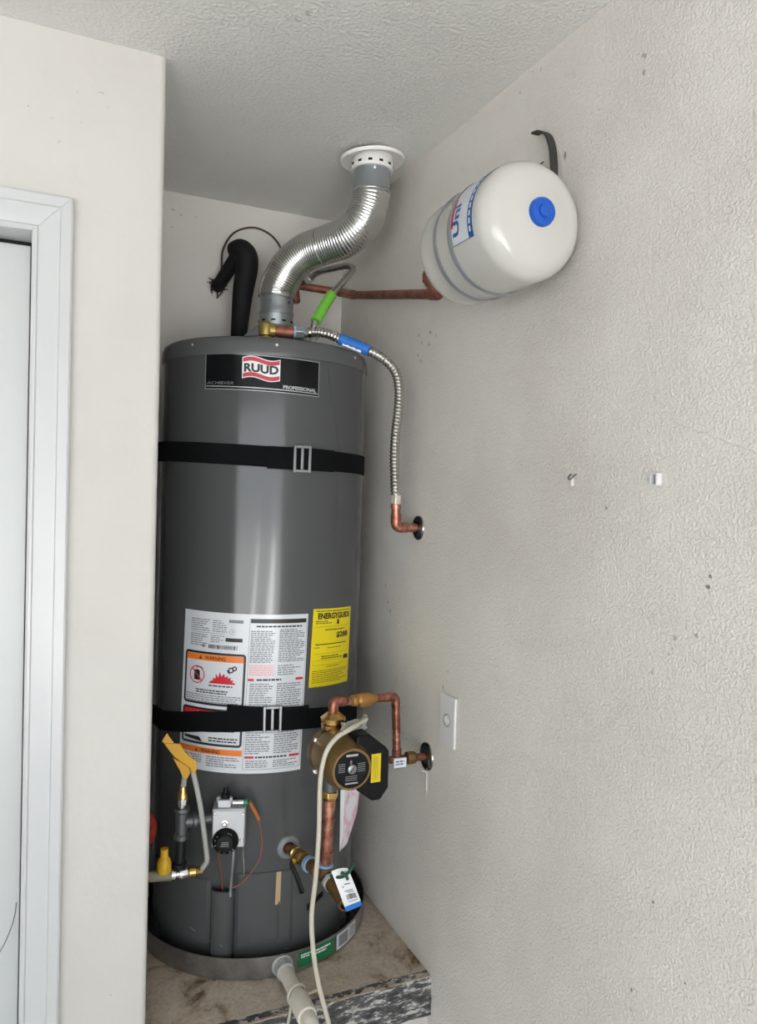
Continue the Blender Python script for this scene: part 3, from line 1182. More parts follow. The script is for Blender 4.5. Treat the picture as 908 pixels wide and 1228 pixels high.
# ------------------------------------------------------------------ gas control valve
GA = -26.4
G = tank_frame(GA, 0.2645, 0.826) @ Matrix.Translation((-0.006, 0, 0)) @ Matrix.Rotation(math.radians(9), 4, 'Y')       # x right, y up, z out
gv = thing('gas_control_valve', 'silver gas control valve with black dial on the tank front', 'gas valve', tank_pt(GA, 0.826))
m = MB()
m.box((0, 0, 0.036), (0.074, 0.088, 0.050), G)
m.box((0, 0, 0.005), (0.046, 0.046, 0.016), G)
m.build('valve_body', M_CAST, gv, bevel=0.003)
m = MB()
m.box((0, -0.001, 0.0625), (0.070, 0.083, 0.003), G)
m.build('cover_plate', M_CAST, gv, bevel=0.001)
for (x, y) in ((-0.031, 0.035), (0.031, 0.033), (-0.032, -0.026), (0.029, -0.026)):
    m = MB()
    m.lathe([(0.0036, 0), (0.0036, 0.0015), (0.0022, 0.003), (0, 0.0033)], G @ Matrix.Translation((x, y, 0.064)), 12)
    m.build('screw', M_SCREW, gv)
m = MB()
m.lathe([(0.0075, 0), (0.0075, 0.003), (0.0055, 0.0035), (0.0055, 0.007), (0.004, 0.009), (0, 0.0095)], G @ Matrix.Translation((-0.009, 0.012, 0.064)), 18)
m.build('pilot_button', M_SCREW, gv)
GD = G @ Matrix.Translation((-0.006, -0.027, 0.064))
m = MB()
m.lathe([(0.0290, 0.0), (0.0298, 0.002), (0.0288, 0.006), (0.0265, 0.010), (0.020, 0.014), (0.0175, 0.017), (0.0, 0.018)], GD, 36)
dial = m.build('dial', M_BLACKPLASTIC, gv)
p = Print(frame_surf(GD @ Matrix.Translation((0, 0, 0.018))))
for k in range(4):
    p.rect(-0.010 + 0.001 * k, -0.006 + k * 0.003, 0.009 - 0.001 * (k % 2), -0.0045 + k * 0.003, M_GREYINK, 0.0004)
p.build('dial_print', dial)
p = Print(frame_surf(GD @ Matrix.Translation((0, 0, 0.0115))))
for k, a in enumerate((140, 165, 195, 240, 265, 300, 320, 55, 70)):
    t = math.radians(a)
    p.disc(0.0222 * math.cos(t), 0.0222 * math.sin(t), 0.0015, M_SILVERPRINT, 0.0012, 8)
p.build('dial_marks', dial)['kind'] = 'stuff'
m = MB()
m.box((-0.011, 0.052, 0.040), (0.030, 0.018, 0.026), G)
m.lathe([(0.006, 0), (0.006, 0.012), (0.003, 0.014), (0, 0.014)], axis_m(G @ Vector((-0.025, 0.050, 0.04)), G.to_3x3() @ Vector((0, 1, 0))), 10)
m.lathe([(0.004, 0), (0.004, 0.014), (0, 0.015)], axis_m(G @ Vector((0.003, 0.052, 0.05)), G.to_3x3() @ Vector((0, 1, 0))), 10)
m.build('regulator', M_CAST, gv, bevel=0.0015)
m = MB()
m.lathe([(0.009, 0), (0.009, 0.010), (0.006, 0.013), (0.005, 0.024), (0, 0.025)], axis_m(G @ Vector((-0.010, 0.061, 0.038)), G.to_3x3() @ Vector((0, 1, 0))), 12)
m.build('black_cap', M_BLACKPLASTIC, gv)
m = MB()
m.lathe([(0.006, 0), (0.006, 0.024), (0, 0.024)], axis_m(G @ Vector((0.008, 0.052, 0.045)), G.to_3x3() @ Vector((1, 0, 0))), 14)
m.build('igniter_tube', M_SCREW, gv)
m = MB()
m.lathe([(0.0075, 0), (0.0075, 0.008), (0.006, 0.010), (0, 0.010)], axis_m(G @ Vector((0.031, 0.052, 0.045)), G.to_3x3() @ Vector((1, 0, 0))), 14)
m.build('green_plug', M_TEAL, gv)
# tubes and wires down into the burner channel
m = MB()
m.tube(spline([tank_pt(-24.4, 0.785, 0.300), tank_pt(-24.6, 0.74, 0.297), tank_pt(-25.6, 0.69, 0.284), tank_pt(-26.2, 0.645, 0.279)]), 0.0042, 12)
m.build('manifold_tube', M_GALV, gv)
m = MB()
m.tube(spline([tank_pt(-31.2, 0.785, 0.300), tank_pt(-31.2, 0.75, 0.297), tank_pt(-30.5, 0.70, 0.286), tank_pt(-29.8, 0.645, 0.276)]), 0.0014, 8)
m.build('thermocouple', M_COPPERWIRE, gv)
m = MB()
m.tube(spline([tank_pt(-20.0, 0.785, 0.300), tank_pt(-20.4, 0.75, 0.286), tank_pt(-19.9, 0.71, 0.278), tank_pt(-20.2, 0.690, 0.274)]), 0.0012, 8)
m.build('sensor_wire', M_SCREW, gv)
m = MB()
m.tube(spline([tank_pt(-18.0, 0.874, 0.295), tank_pt(-15.4, 0.850, 0.293), tank_pt(-13.6, 0.830, 0.290)]), 0.0042, 10)
m.build('wire_boot', mat('orange_boot', rgb(170, 104, 44), 0.5), gv)
m = MB()
m.tube(spline([tank_pt(-13.6, 0.830, 0.290), tank_pt(-11.9, 0.775, 0.285), tank_pt(-13.2, 0.732, 0.285), tank_pt(-18.4, 0.691, 0.283), tank_pt(-22.5, 0.672, 0.281), tank_pt(-26, 0.662, 0.279), tank_pt(-28, 0.645, 0.275)]), 0.0014, 8)
m.build('igniter_wire', M_REDWIRE, gv)


# ------------------------------------------------------------------ seismic straps
def interp(tab, x):
    if x <= tab[0][0]:
        return tab[0][1]
    for (a, b), (c, d_) in zip(tab, tab[1:]):
        if x <= c:
            return b + (d_ - b) * (x - a) / (c - a)
    return tab[-1][1]


def strap(label, tab, tail, buckle, tail_z, tail_w):
    root = thing('seismic_strap', label, 'strap', tank_pt(buckle, interp(tab, buckle)), 'black straps around the water heater')
    pts = [Vector((0.2405, YB - 0.0015, interp(tab, -100)))]
    pts += [tank_pt(a, interp(tab, a), TR + 0.0016) for a in range(-78, 86, 3)]
    pts += [Vector((0.845, YB - 0.0015, interp(tab, 100)))]
    m = MB()
    m.ribbon(pts, [(0, 0, 1)] * len(pts), 0.0485, 0.0016)
    m.build('webbing', M_WEB, root)
    a0, a1 = tail
    n = int((a1 - a0) / 2)
    pts = [tank_pt(a0 + (a1 - a0) * i / n, tail_z(i / n), TR + 0.0042 + 0.0016 * math.sin(PI * i / n)) for i in range(n + 1)]
    m = MB()
    m.ribbon(pts, [(0, 0, 1)] * len(pts), tail_w, 0.0016)
    m.build('tail', M_WEB, root)
    F = tank_frame(buckle, TR + 0.0075, tail_z((buckle - a0) / (a1 - a0)))
    m = MB()
    w, h, t = 0.022, 0.0315, 0.0065
    m.box((-w + t / 2, 0, 0.002), (t, 2 * h, 0.005), F)
    m.box((w - t / 2, 0, 0.002), (t, 2 * h, 0.005), F)
    m.box((0, h - t / 2, 0.002), (2 * w - 2 * t, t, 0.005), F)
    m.box((0, -h + t / 2, 0.002), (2 * w - 2 * t, t, 0.005), F)
    bk = m.build('buckle', M_BUCKLE, root, bevel=0.0012)
    m = MB()
    m.box((0, 0, 0.0015), (0.007, 2 * (h - t), 0.004), F)
    m.build('center_bar', M_BUCKLE, bk, bevel=0.0012)
    return root


strap('black webbing strap with silver buckle around the upper part of the grey tank',
      [(-100, 1.684), (-79.5, 1.6806), (-14, 1.6706), (3, 1.669), (66, 1.6626), (100, 1.660)], (-14, 23), 3.3,
      lambda t: 1.6690 - 0.002 * t, 0.0525)
strap('black webbing strap with silver buckle across the instruction label of the tank',
      [(-100, 1.000), (-83, 1.012), (-45, 1.044), (-30, 1.050), (-8, 1.0565), (20, 1.045), (56, 1.011), (95, 0.990)], (-31, 11), -8.2,
      lambda t: 1.0580 + 0.006 * (1 - t) * (1 - t) - 0.004 * t * t, 0.056)

# ------------------------------------------------------------------ vent pipe
vent = thing('vent_pipe', 'shiny flexible aluminium vent pipe curving from the heater top to the ceiling', 'vent pipe', (0.57, 1.97, 2.02))
m = MB()
m.lathe([(0.0425, 2.012), (0.0455, 2.012), (0.0455, 2.052), (0.0470, 2.054), (0.0470, 2.060), (0.0450, 2.063), (0.0445, 2.110), (0.0425, 2.110)], Matrix.Translation((0.57, 1.97, 0)), 40)
col = m.build('lower_collar', M_GALV, vent)
for k in range(10):
    a = 2 * PI * k / 10 + 0.2
    m = MB()
    m.box((0, 0, 0), (0.011, 0.002, 0.0045), Matrix.Translation((0.57, 1.97, 2.034)) @ Matrix.Rotation(a, 4, 'Z') @ Matrix.Translation((0, -0.0452, 0)))
    m.build('slot', M_DARK, col, smooth=False)
for a in (-0.6, 0.5):
    m = MB()
    m.lathe([(0.004, 0), (0.004, 0.002), (0, 0.003)], Matrix.Translation((0.57, 1.97, 2.082)) @ Matrix.Rotation(a, 4, 'Z') @ axis_m((0, -0.0448, 0), (0, -1, 0)), 10)
    m.build('screw', M_GREYIRON, col)
vp = [(0.570, 1.970, 2.098), (0.5715, 1.969, 2.120), (0.581, 1.959, 2.1475), (0.5985, 1.9415, 2.1835), (0.6284, 1.9116, 2.2124), (0.6682, 1.8718, 2.2267),
      (0.7071, 1.8329, 2.2408), (0.7355, 1.8045, 2.2684), (0.7488, 1.7912, 2.304), (0.7545, 1.7855, 2.332), (0.755, 1.785, 2.348)]
pts = resample(spline(vp, 12), 0.0017)
rs = []
rn = random.Random(12)
fold = [rn.random() for _ in range(400)]
for i, q in enumerate(pts):
    k = i % 4
    base = 0.0478 + (0.0007, 0.0004, -0.0006, 0.0002)[k]
    if fold[i // 16] > 0.72 and (i % 16) in (2, 3):
        base -= 0.0016
    rs.append(base + 0.0006 * math.sin(i * 0.045))
m = MB()
m.tube(pts, rs, 40, caps=False)
m.build('flexible_duct', M_ALU, vent, sharp=80)
m = MB()
m.lathe([(0.043, 2.335), (0.0475, 2.336), (0.0475, 2.344), (0.0462, 2.346), (0.0462, 2.404), (0.043, 2.404)], Matrix.Translation((VX, VY, 0)), 40)
uc = m.build('upper_collar', M_GALV, vent)
m = MB()
m.lathe([(0.004, 0), (0.004, 0.0015), (0, 0.0025)], Matrix.Translation((VX, VY, 2.392)) @ Matrix.Rotation(-0.25, 4, 'Z') @ axis_m((0, -0.0462, 0), (0, -1, 0)), 10)
m.build('screw', M_SCREW, uc)

cv = thing('ceiling_vent_collar', 'white slotted metal collar with round flange where the vent meets the ceiling', 'vent collar', (VX, VY, 2.40))
m = MB()
m.lathe([(0.0468, 2.398), (0.0525, 2.398), (0.0528, 2.416), (0.0515, 2.418), (0.0510, 2.436), (0.0468, 2.436)], Matrix.Translation((VX, VY, 0)), 40)
cc = m.build('collar', M_VENTWHITE, cv)
for k in range(12):
    a = 2 * PI * k / 12 - 0.5
    m = MB()
    m.box((0, 0, 0), (0.010, 0.0014, 0.0055), Matrix.Translation((VX, VY, 2.4085)) @ Matrix.Rotation(a, 4, 'Z') @ Matrix.Translation((0, -0.0524, 0)))
    m.build('slot', M_DARK, cc, smooth=False)
m = MB()
m.lathe([(0.0600, 0.004), (0.0775, -0.006), (0.0800, -0.005), (0.0805, 0.003), (0.0785, 0.003), (0.0775, -0.003), (0.0600, 0.006)], Matrix.Translation((VX, VY, 2.4275)) @ Matrix.Rotation(math.radians(-4.0), 4, 'Y'), 48)
m.build('flange', M_VENTWHITE, cv)
m = MB()
m.lathe([(0.0512, ZC - 0.0012), (0.0640, ZC - 0.0012), (0.0640, ZC - 0.0002), (0.0512, ZC - 0.0002)], Matrix.Translation((VX, VY, 0)), 40)
m.build('ceiling_cutout', M_DARK, cv)

# ------------------------------------------------------------------ foam-wrapped pipe and cable at the back wall
fp = thing('insulated_pipe', 'black foam insulated pipe rising from the heater and bending into the back wall', 'pipe', (0.508, 2.13, 1.95))
m = MB()
path = spline([(0.5075, 2.130, 1.952), (0.5104, 2.130, 2.025), (0.5182, 2.130, 2.1375), (0.527, 2.130, 2.205), (0.527, 2.133, 2.243), (0.514, 2.145, 2.262), (0.503, 2.165, 2.258)], 8)
n = len(path)
m.tube(path, [0.0205 + 0.0115 * min(1, max(0, (q.z - 1.99) / 0.22)) - (0.005 if i == n - 1 else 0) for i, q in enumerate(path)], 24)
m.build('foam_sleeve', M_FOAM, fp)
m = MB()
path = spline([(0.506, 2.158, 2.248), (0.492, 2.190, 2.220), (0.480, 2.222, 2.195), (0.472, 2.262, 2.182)], 8)
m.tube(path, [0.0205 - 0.003 * i / len(path) for i in range(len(path))], 20)
m.build('elbow_sleeve', M_FOAM, fp)
m = MB()
rn = random.Random(8)
for k in range(46):
    t = rn.uniform(0, 2 * PI)
    a = Vector((0.476 + 0.018 * math.cos(t), 2.252, 2.183 + 0.016 * math.sin(t)))
    e = a + Vector((rn.uniform(-0.022, 0.012), rn.uniform(-0.012, 0.006), rn.uniform(-0.022, 0.010)))
    mid = (a + e) / 2 + Vector((rn.uniform(-.006, .006), -0.004, rn.uniform(-.006, .006)))
    m.tube([a, mid, e], [0.0022, 0.0018, 0.001], 5)
fr = m.build('frayed_insulation', mat('frayed_dark', rgb(52, 47, 42), 0.95), fp)
fr['kind'] = 'stuff'
m = MB()
m.tube(spline([(0.483, 2.258, 2.19), (0.4837, 2.250, 2.234), (0.4855, 2.248, 2.288), (0.5155, 2.247, 2.341), (0.5723, 2.248, 2.3676), (0.6288, 2.250, 2.3547), (0.6636, 2.252, 2.3155), (0.668, 2.256, 2.27), (0.668, 2.262, 2.24)], 10), 0.0028, 10)
tag(m.build('thin_cable', M_CABLE), 'thin brown cable looping in an arch over the black foam pipe', 'cable')


# ------------------------------------------------------------------ water connectors
def corrugated(name, ctrl, r, parent, pitch=0.0086, depth=0.0014, m_=None):
    pts = resample(spline(ctrl, 14), pitch / 4)
    rs = [r + depth * (1, 0.35, -1, 0.35)[i % 4] for i in range(len(pts))]
    m = MB()
    m.tube(pts, rs, 16)
    return m.build(name, m_ or M_STEEL, parent, sharp=80)


cold = thing('flexible_connector', 'corrugated stainless water connector with blue tag curving down to the right wall', 'water connector', (0.497, 1.80, 1.95))
m = MB()
m.lathe([(0.013, 1.949), (0.013, 1.962), (0.0175, 1.964), (0.019, 1.977), (0.0175, 1.990), (0.010, 1.997), (0, 1.998)], Matrix.Translation((0.497, 1.80, 0)), 20)
m.lathe([(0.0165, -0.004), (0.018, 0.010), (0.018, 0.020), (0.013, 0.022)], axis_m((0.497, 1.80, 1.977), (1, -0.12, 0.01)), 20)
m.build('brass_elbow', mat('olive_brass', rgb(156, 136, 76), 0.42, 0.85), cold)
dx = Vector((1, -0.12, 0.02)).normalized()
a = Vector((0.497, 1.80, 1.977))
m = MB()
m.lathe([(0.0125, 0.018), (0.0125, 0.024), (0.0145, 0.054), (0.0148, 0.066)], axis_m(a, dx), 20)
m.build('dielectric_nipple', M_OLDCOPPER, cold)
m = MB()
m.lathe([(0.0155, 0.066), (0.0155, 0.071), (0.010, 0.071)], axis_m(a, dx), 20)
m.build('blue_ring', M_LBLUE, cold)
m = MB()
m.prism(hexa(0.0165), 0.071, 0.092, axis_m(a, dx))
m.lathe([(0.014, 0.090), (0.011, 0.102), (0.0, 0.102)], axis_m(a, dx), 20)
m.build('hex_nut', M_GALV, cold, bevel=0.0012)
ctrl = [a + dx * 0.098, (0.6215, 1.785, 1.984), (0.6486, 1.765, 1.977), (0.6691, 1.750, 1.966), (0.7303, 1.710, 1.9373), (0.7686, 1.695, 1.9152), (0.7942, 1.690, 1.8858), (0.804, 1.690, 1.8441),
        (0.803, 1.690, 1.7953), (0.798, 1.690, 1.738), (0.7970, 1.690, 1.681), (0.8010, 1.690, 1.614), (0.8045, 1.690, 1.586)]
corrugated('corrugated_tube', ctrl, 0.0110, cold)
m = MB()
tg = resample(spline([(0.6691, 1.750, 1.966), (0.700, 1.729, 1.9515), (0.7303, 1.710, 1.9373)], 8), 0.004)
m.tube(tg, [0.0132 + 0.0006 * math.sin(i * 1.7) for i in range(len(tg))], 18)
bt = m.build('blue_tag', M_BLUE, cold)
m = MB()
lo = [q + Vector((-0.004, -0.0085, -0.0095)) for q in tg[2:-5]]
m.ribbon(lo, [(0.3, -0.4, 0.75)] * len(lo), 0.009, 0.001)
m.build('white_print', M_WHITE, bt)
m = MB()
m.prism(hexa(0.0148), 1.568, 1.590, Matrix.Translation((0.8048, 1.690, 0)))
m.build('lower_nut', mat('bright_nut', rgb(222, 214, 204), 0.3, 0.7), cold, bevel=0.0012)

ce = thing('copper_stub', 'short copper elbow joining the corrugated connector to the right wall', 'copper pipe', (0.805, 1.6905, 1.51))
m = MB()
m.tube(fillet([(0.8052, 1.6903, 1.575), (0.8065, 1.6905, 1.5105), (0.868, 1.6912, 1.510)], 0.024, 10), 0.0113, 18)
m.build('pipe', M_COPPER, ce)
m = MB()
m.tube([(0.8052, 1.6903, 1.569), (0.8054, 1.6903, 1.556)], 0.0128, 18)
m.build('collar', M_COPPER, ce)
m = MB()
m.tube([(0.8060, 1.6904, 1.545), (0.8062, 1.6904, 1.538)], 0.0126, 18)
m.tube(fillet([(0.8062, 1.6904, 1.539), (0.8065, 1.6905, 1.5105), (0.836, 1.6909, 1.5103)], 0.024, 10), 0.0128, 18)
m.build('elbow', M_COPPER, ce)


def escutcheon(label, y, z, r):
    o = thing('pipe_escutcheon', label, 'escutcheon', (XW, y, z), 'chrome escutcheons on the right wall')
    m = MB()
    m.lathe([(0.0, 0.008), (0.013, 0.008), (0.016, 0.0075), (r * 0.75, 0.0065), (r * 0.95, 0.0035), (r, 0.0005), (r - 0.002, 0.0005)], axis_m((XW, y, z), (-1, 0, 0)), 36)
    m.build('plate', M_CHROME, o)
    m = MB()
    m.lathe([(0.0118, 0.0079), (0.0145, 0.0090), (0.0150, 0.0079)], axis_m((XW, y, z), (-1, 0, 0)), 30)
    m.build('collar_ring', M_BLACKIRON, o)
    return o


escutcheon('round chrome escutcheon at the copper elbow below the corrugated connector', 1.6912, 1.510, 0.031)
escutcheon('round chrome escutcheon beside the white outlet plate', 1.6084, 0.9623, 0.034)

hot = thing('flexible_connector', 'bent steel water connector with green tag behind the blue-tagged connector', 'water connector', (0.6417, 1.87, 1.951))
m = MB()
m.tube([(0.6417, 1.87, 1.9505), (0.642, 1.87, 2.000)], 0.0105, 16)
m.lathe([(0.013, 1.984), (0.0145, 1.986), (0.0145, 2.000), (0.011, 2.004)], Matrix.Translation((0.642, 1.87, 0)), 6)
m.build('nipple', M_PVCGREY, hot)
ctrl = [(0.642, 1.870, 1.998), (0.6446, 1.870, 2.025), (0.672, 1.886, 2.070), (0.6994, 1.900, 2.111), (0.738, 1.916, 2.155), (0.7680, 1.931, 2.190), (0.7690, 1.943, 2.203), (0.7565, 1.958, 2.2075), (0.735, 2.00, 2.208), (0.7119, 2.05, 2.2072), (0.702, 2.09, 2.199)]
m = MB()
m.tube(resample(spline(ctrl, 12), 0.004), 0.0088, 16)
m.build('bent_tube', M_STEEL, hot)
tg = resample(spline([(0.6462, 1.871, 2.028), (0.672, 1.886, 2.070), (0.6985, 1.8995, 2.110)], 8), 0.006)
m = MB()
m.tube(tg, [0.0142 + 0.0008 * math.sin(i * 2.1) for i in range(len(tg))], 18, flat=(Vector((0.6, -0.8, 0)), 0.95))
m.build('green_tag', M_GREEN, hot)
m = MB()
dd = Vector((-0.010, 0.06, -0.012)).normalized()
m.prism(hexa(0.0125), 0, 0.022, axis_m((0.7035, 2.085, 2.200), dd))
m.build('union_nut', M_SCREW, hot, bevel=0.001)

xp = thing('copper_pipe', 'old copper pipe running behind the vent to the white expansion tank', 'copper pipe', (0.70, 2.19, 2.19))
m = MB()
m.tube(fillet([(0.6968, 2.20, 2.150), (0.6890, 2.20, 2.203), (0.8350, 2.175, 2.194), (0.820, 2.035, 2.1542), (0.7765, 1.447, 2.0225), (0.7500, 1.460, 2.0560)], 0.022, 8), 0.0112, 18)
m.build('pipe', M_OLDCOPPER, xp)
m = MB()
m.tube(fillet([(0.7800, 1.492, 2.0325), (0.7765, 1.447, 2.0225), (0.7612, 1.4545, 2.0418)], 0.02, 8), 0.0132, 18)
m.build('elbow', M_OLDCOPPER, xp)
m = MB()
m.tube(fillet([(0.7600, 1.4551, 2.0434), (0.7520, 1.459, 2.0630), (0.7600, 1.395, 2.068)], 0.018, 8), 0.0132, 18)
m.build('inlet_elbow', M_OLDCOPPER, xp)
m = MB()
m.tube([(0.7600, 1.400, 2.068), (0.7600, 1.352, 2.068)], 0.0120, 18)
m.build('inlet_nipple', M_OLDCOPPER, xp)
m = MB()
m.tube(fillet([(0.822, 2.177, 2.1948), (0.8350, 2.175, 2.194), (0.824, 2.085, 2.168), (0.8215, 2.05, 2.1585)], 0.022, 8), 0.0132, 18)
m.build('corner_elbow', M_OLDCOPPER, xp)
m = MB()
m.lathe([(0.0112, 0), (0.0135, 0.002), (0.0135, 0.034), (0.0112, 0.036)], axis_m((0.6968, 2.20, 2.153), (-0.147, 0, 1)), 16)
m.tube([(0.697, 2.198, 2.203), (0.7005, 2.106, 2.200)], 0.0105, 14)
m.build('tee', M_OLDCOPPER, xp)

# ------------------------------------------------------------------ expansion tank
EX, EZ, ER = 0.760, 2.068, 0.1015
et = thing('expansion_tank', 'white expansion tank with blue cap mounted high on the right wall', 'expansion tank', (EX, 1.2, EZ - ER))
ME = axis_m((EX, 0, EZ), (0, -1, 0), (1, 0, 0))     # local z = -Y


def sy(y):
    return -y


prof_e = [(0.0, sy(1.352))]
for k in range(1, 9):
    t = PI / 2 * k / 8
    prof_e.append((ER * 0.985 * math.sin(t) ** 0.8, sy(1.352) + 0.045 * (1 - math.cos(t))))
prof_e += [(ER * 0.985, sy(1.295)), (ER * 0.985, sy(1.255)), (ER, sy(1.250)), (ER, sy(1.112))]
rs_ = 0.036
for k in range(1, 9):
    t = PI / 2 * k / 8
    prof_e.append((ER - rs_ + rs_ * math.cos(t), sy(1.112) + rs_ * math.sin(t)))
for k in range(1, 7):
    r_ = (ER - rs_) * (1 - k / 6)
    prof_e.append((r_, sy(1.112) + rs_ + 0.008 * (1 - (r_ / (ER - rs_)) ** 2)))
m = MB()
m.lathe(prof_e, ME, 72)
m.build('tank_shell', M_TANKWHITE, et, sharp=60)
for y0 in (1.252, 1.200):
    m = MB()
    m.lathe([(ER * 0.97, sy(y0) - 0.006), (ER + 0.0012, sy(y0) - 0.006), (ER + 0.0020, sy(y0)), (ER + 0.0012, sy(y0) + 0.006), (ER * 0.97, sy(y0) + 0.006)], ME, 72, closed=False)
    m.build('band', M_BAND, et)
m = MB()
cap_z = sy(1.112) + rs_ + 0.0078
m.lathe([(0.0240, cap_z - 0.004), (0.0242, cap_z + 0.004), (0.0225, cap_z + 0.0085), (0.0115, cap_z + 0.0092), (0.0108, cap_z + 0.0140), (0.0098, cap_z + 0.0148), (0, cap_z + 0.0150)], ME @ Matrix.Translation((0.000, 0.004, 0)), 36)
m.build('blue_cap', M_CAPBLUE, et)


def exp_surf(u, v, h):
    # u along the axis towards the camera (from the band), v around the shell (upwards on the room side)
    a = PI + math.radians(20) - v / ER
    y = 1.192 - u - 0.12 * max(0.0, 0.0)
    r = ER + h
    return Vector((EX + r * math.cos(a), y, EZ + r * math.sin(a)))


p = Print(exp_surf)
LWv = 0.150


def ev_rect(u0, v0, u1, v1, m_, h):
    p._m(m_)
    n = 14
    vs = []
    for i in range(n + 1):
        v = v0 + (v1 - v0) * i / n
        vs += [exp_surf(u0, v, h), exp_surf(u1, v, h)]
    p.mb.add(vs, [(2 * i, 2 * i + 1, 2 * i + 3, 2 * i + 2) for i in range(n)])


ev_rect(0, 0, 0.072, LWv, M_PAPER, 0.0005)
ev_rect(0.055, 0.0, 0.071, LWv, M_LABELBLUE, 0.0008)
ev_rect(0.0, 0.030, 0.007, 0.085, M_RED, 0.0008)
ev_rect(0.0, 0.0, 0.0012, LWv, M_LABELBLUE, 0.0008)
ev_rect(0.0, 0.0, 0.072, 0.0012, M_LABELBLUE, 0.0009)
lab = p.build('tank_label', et)


def vert_surf(u, v, h):
    return exp_surf(0.032 - v, u, h)


p = Print(vert_surf)
p.text('Uni', 0.014, 0.004, 0.070, 0.026, M_LABELBLUE, 0.0011, bold=0.03)
p.build('tank_lettering', lab)
p = Print(lambda u, v, h: exp_surf(0.069 - v, u, h))
for k in range(9):
    p.rect(0.010 + k * 0.013, 0.0045, 0.019 + k * 0.013, 0.009, M_WHITE, 0.0011)
p.build('band_lettering', lab)

m = MB()
pts = spline([(0.860, 1.240, 2.2925), (0.860, 1.218, 2.2880), (0.860, 1.196, 2.2720), (0.860, 1.182, 2.2450), (0.860, 1.1755, 2.215), (0.860, 1.1725, 2.18), (0.860, 1.174, 2.12), (0.860, 1.18, 2.07)], 8)
m.ribbon(pts, [(1, 0, 0)] * len(pts), 0.016, 0.0030)
hs = tag(m.build('hanger_strap', M_STRAPDARK), 'bent dark metal strap on the wall above the white expansion tank', 'strap')
m = MB()
m.tube(spline([(0.8445, 1.184, 2.216), (0.83, 1.196, 2.206), (0.812, 1.206, 2.203)], 6), 0.0013, 6)
m.build('wire_end', M_STRAPDARK, hs)

# ------------------------------------------------------------------ circulation pump
PX, PY, PZ = 0.6025, 1.557, 1.020
pump = thing('circulation_pump', 'bronze circulation pump with black terminal box in front of the tank', 'pump', (PX, PY, 0.95))
m = MB()
m.lathe([(0.0, -0.028), (0.040, -0.028), (0.050, -0.020), (0.053, 0.0), (0.050, 0.016), (0.040, 0.024), (0, 0.024)], axis_m((PX, PY, PZ), (0, -1, 0)), 40)
m.lathe([(0.0165, 0.965), (0.0165, 0.978), (0.021, 0.985), (0.021, 1.058), (0.0165, 1.066), (0.0165, 1.076)], Matrix.Translation((PX, PY, 0)), 28)
m.build('volute', mat('bronze_casting', rgb(128, 104, 66), 0.42, 0.75), pump)
m = MB()
MZ = 1.0235
m.lathe([(0.0, 0.016), (0.052, 0.016), (0.053, 0.022), (0.053, 0.085), (0.050, 0.100), (0.0435, 0.113), (0.0430, 0.122), (0.0385, 0.122), (0.0385, 0.118), (0, 0.118)], axis_m((PX, PY, MZ), (0, -1, 0)), 56)
m.build('motor_housing', mat('motor_bronze_paint', rgb(134, 110, 70), 0.38, 0.65), pump, sharp=40)
FY = PY - 0.1185
MF = axis_m((PX, FY, MZ), (0, -1, 0), (1, 0, 0))       # x right, y up
m = MB()
m.lathe([(0.0, 0.0), (0.0382, 0.0), (0.0382, 0.002), (0.0, 0.002)], MF, 40)
nam = m.build('nameplate', M_BLACKPLASTIC, pump)
p = Print(frame_surf(MF @ Matrix.Translation((0, 0, 0.002))))
p.rect(-0.013, 0.027, 0.013, 0.0315, M_SILVERPRINT, 0.0003)
p.rect(-0.014, -0.0305, 0.014, -0.0275, M_SILVERPRINT, 0.0003)
p.rect(-0.004, 0.011, 0.000, 0.019, M_GREYINK, 0.0003)
for k in range(5):
    p.rect(0.013, -0.006 + 0.004 * k, 0.030, -0.0045 + 0.004 * k, M_GREYINK, 0.0003)
    p.rect(-0.030, -0.004 + 0.004 * k, -0.015, -0.0025 + 0.004 * k, M_GREYINK, 0.0003)
for k in range(3):
    p.rect(-0.014, -0.023 + 0.004 * k, 0.012, -0.0215 + 0.004 * k, M_GREYINK, 0.0003)
p.build('nameplate_print', nam)
m = MB()
m.lathe([(0.0095, 0.0), (0.0095, 0.004), (0.008, 0.005), (0, 0.005)], MF @ Matrix.Translation((0, 0.001, 0.0015)), 24)
vs_ = m.build('vent_screw', M_BUCKLE, pump)
m = MB()
m.box((0, 0.001, 0.0066), (0.0135, 0.0016, 0.0006), MF @ Matrix.Rotation(0.9, 4, 'Z'))
m.build('screw_slot', M_BLACKIRON, vs_, smooth=False)
for (x, z) in ((-0.044, 0.034), (-0.044, -0.034), (0.020, 0.051), (-0.006, -0.056)):
    m = MB()
    m.lathe([(0.005, 0), (0.005, 0.008), (0.003, 0.009), (0, 0.009)], axis_m((PX + x, PY - 0.016, MZ + z), (0, -1, 0)), 12)
    m.build('casing_bolt', M_SCREW, pump)
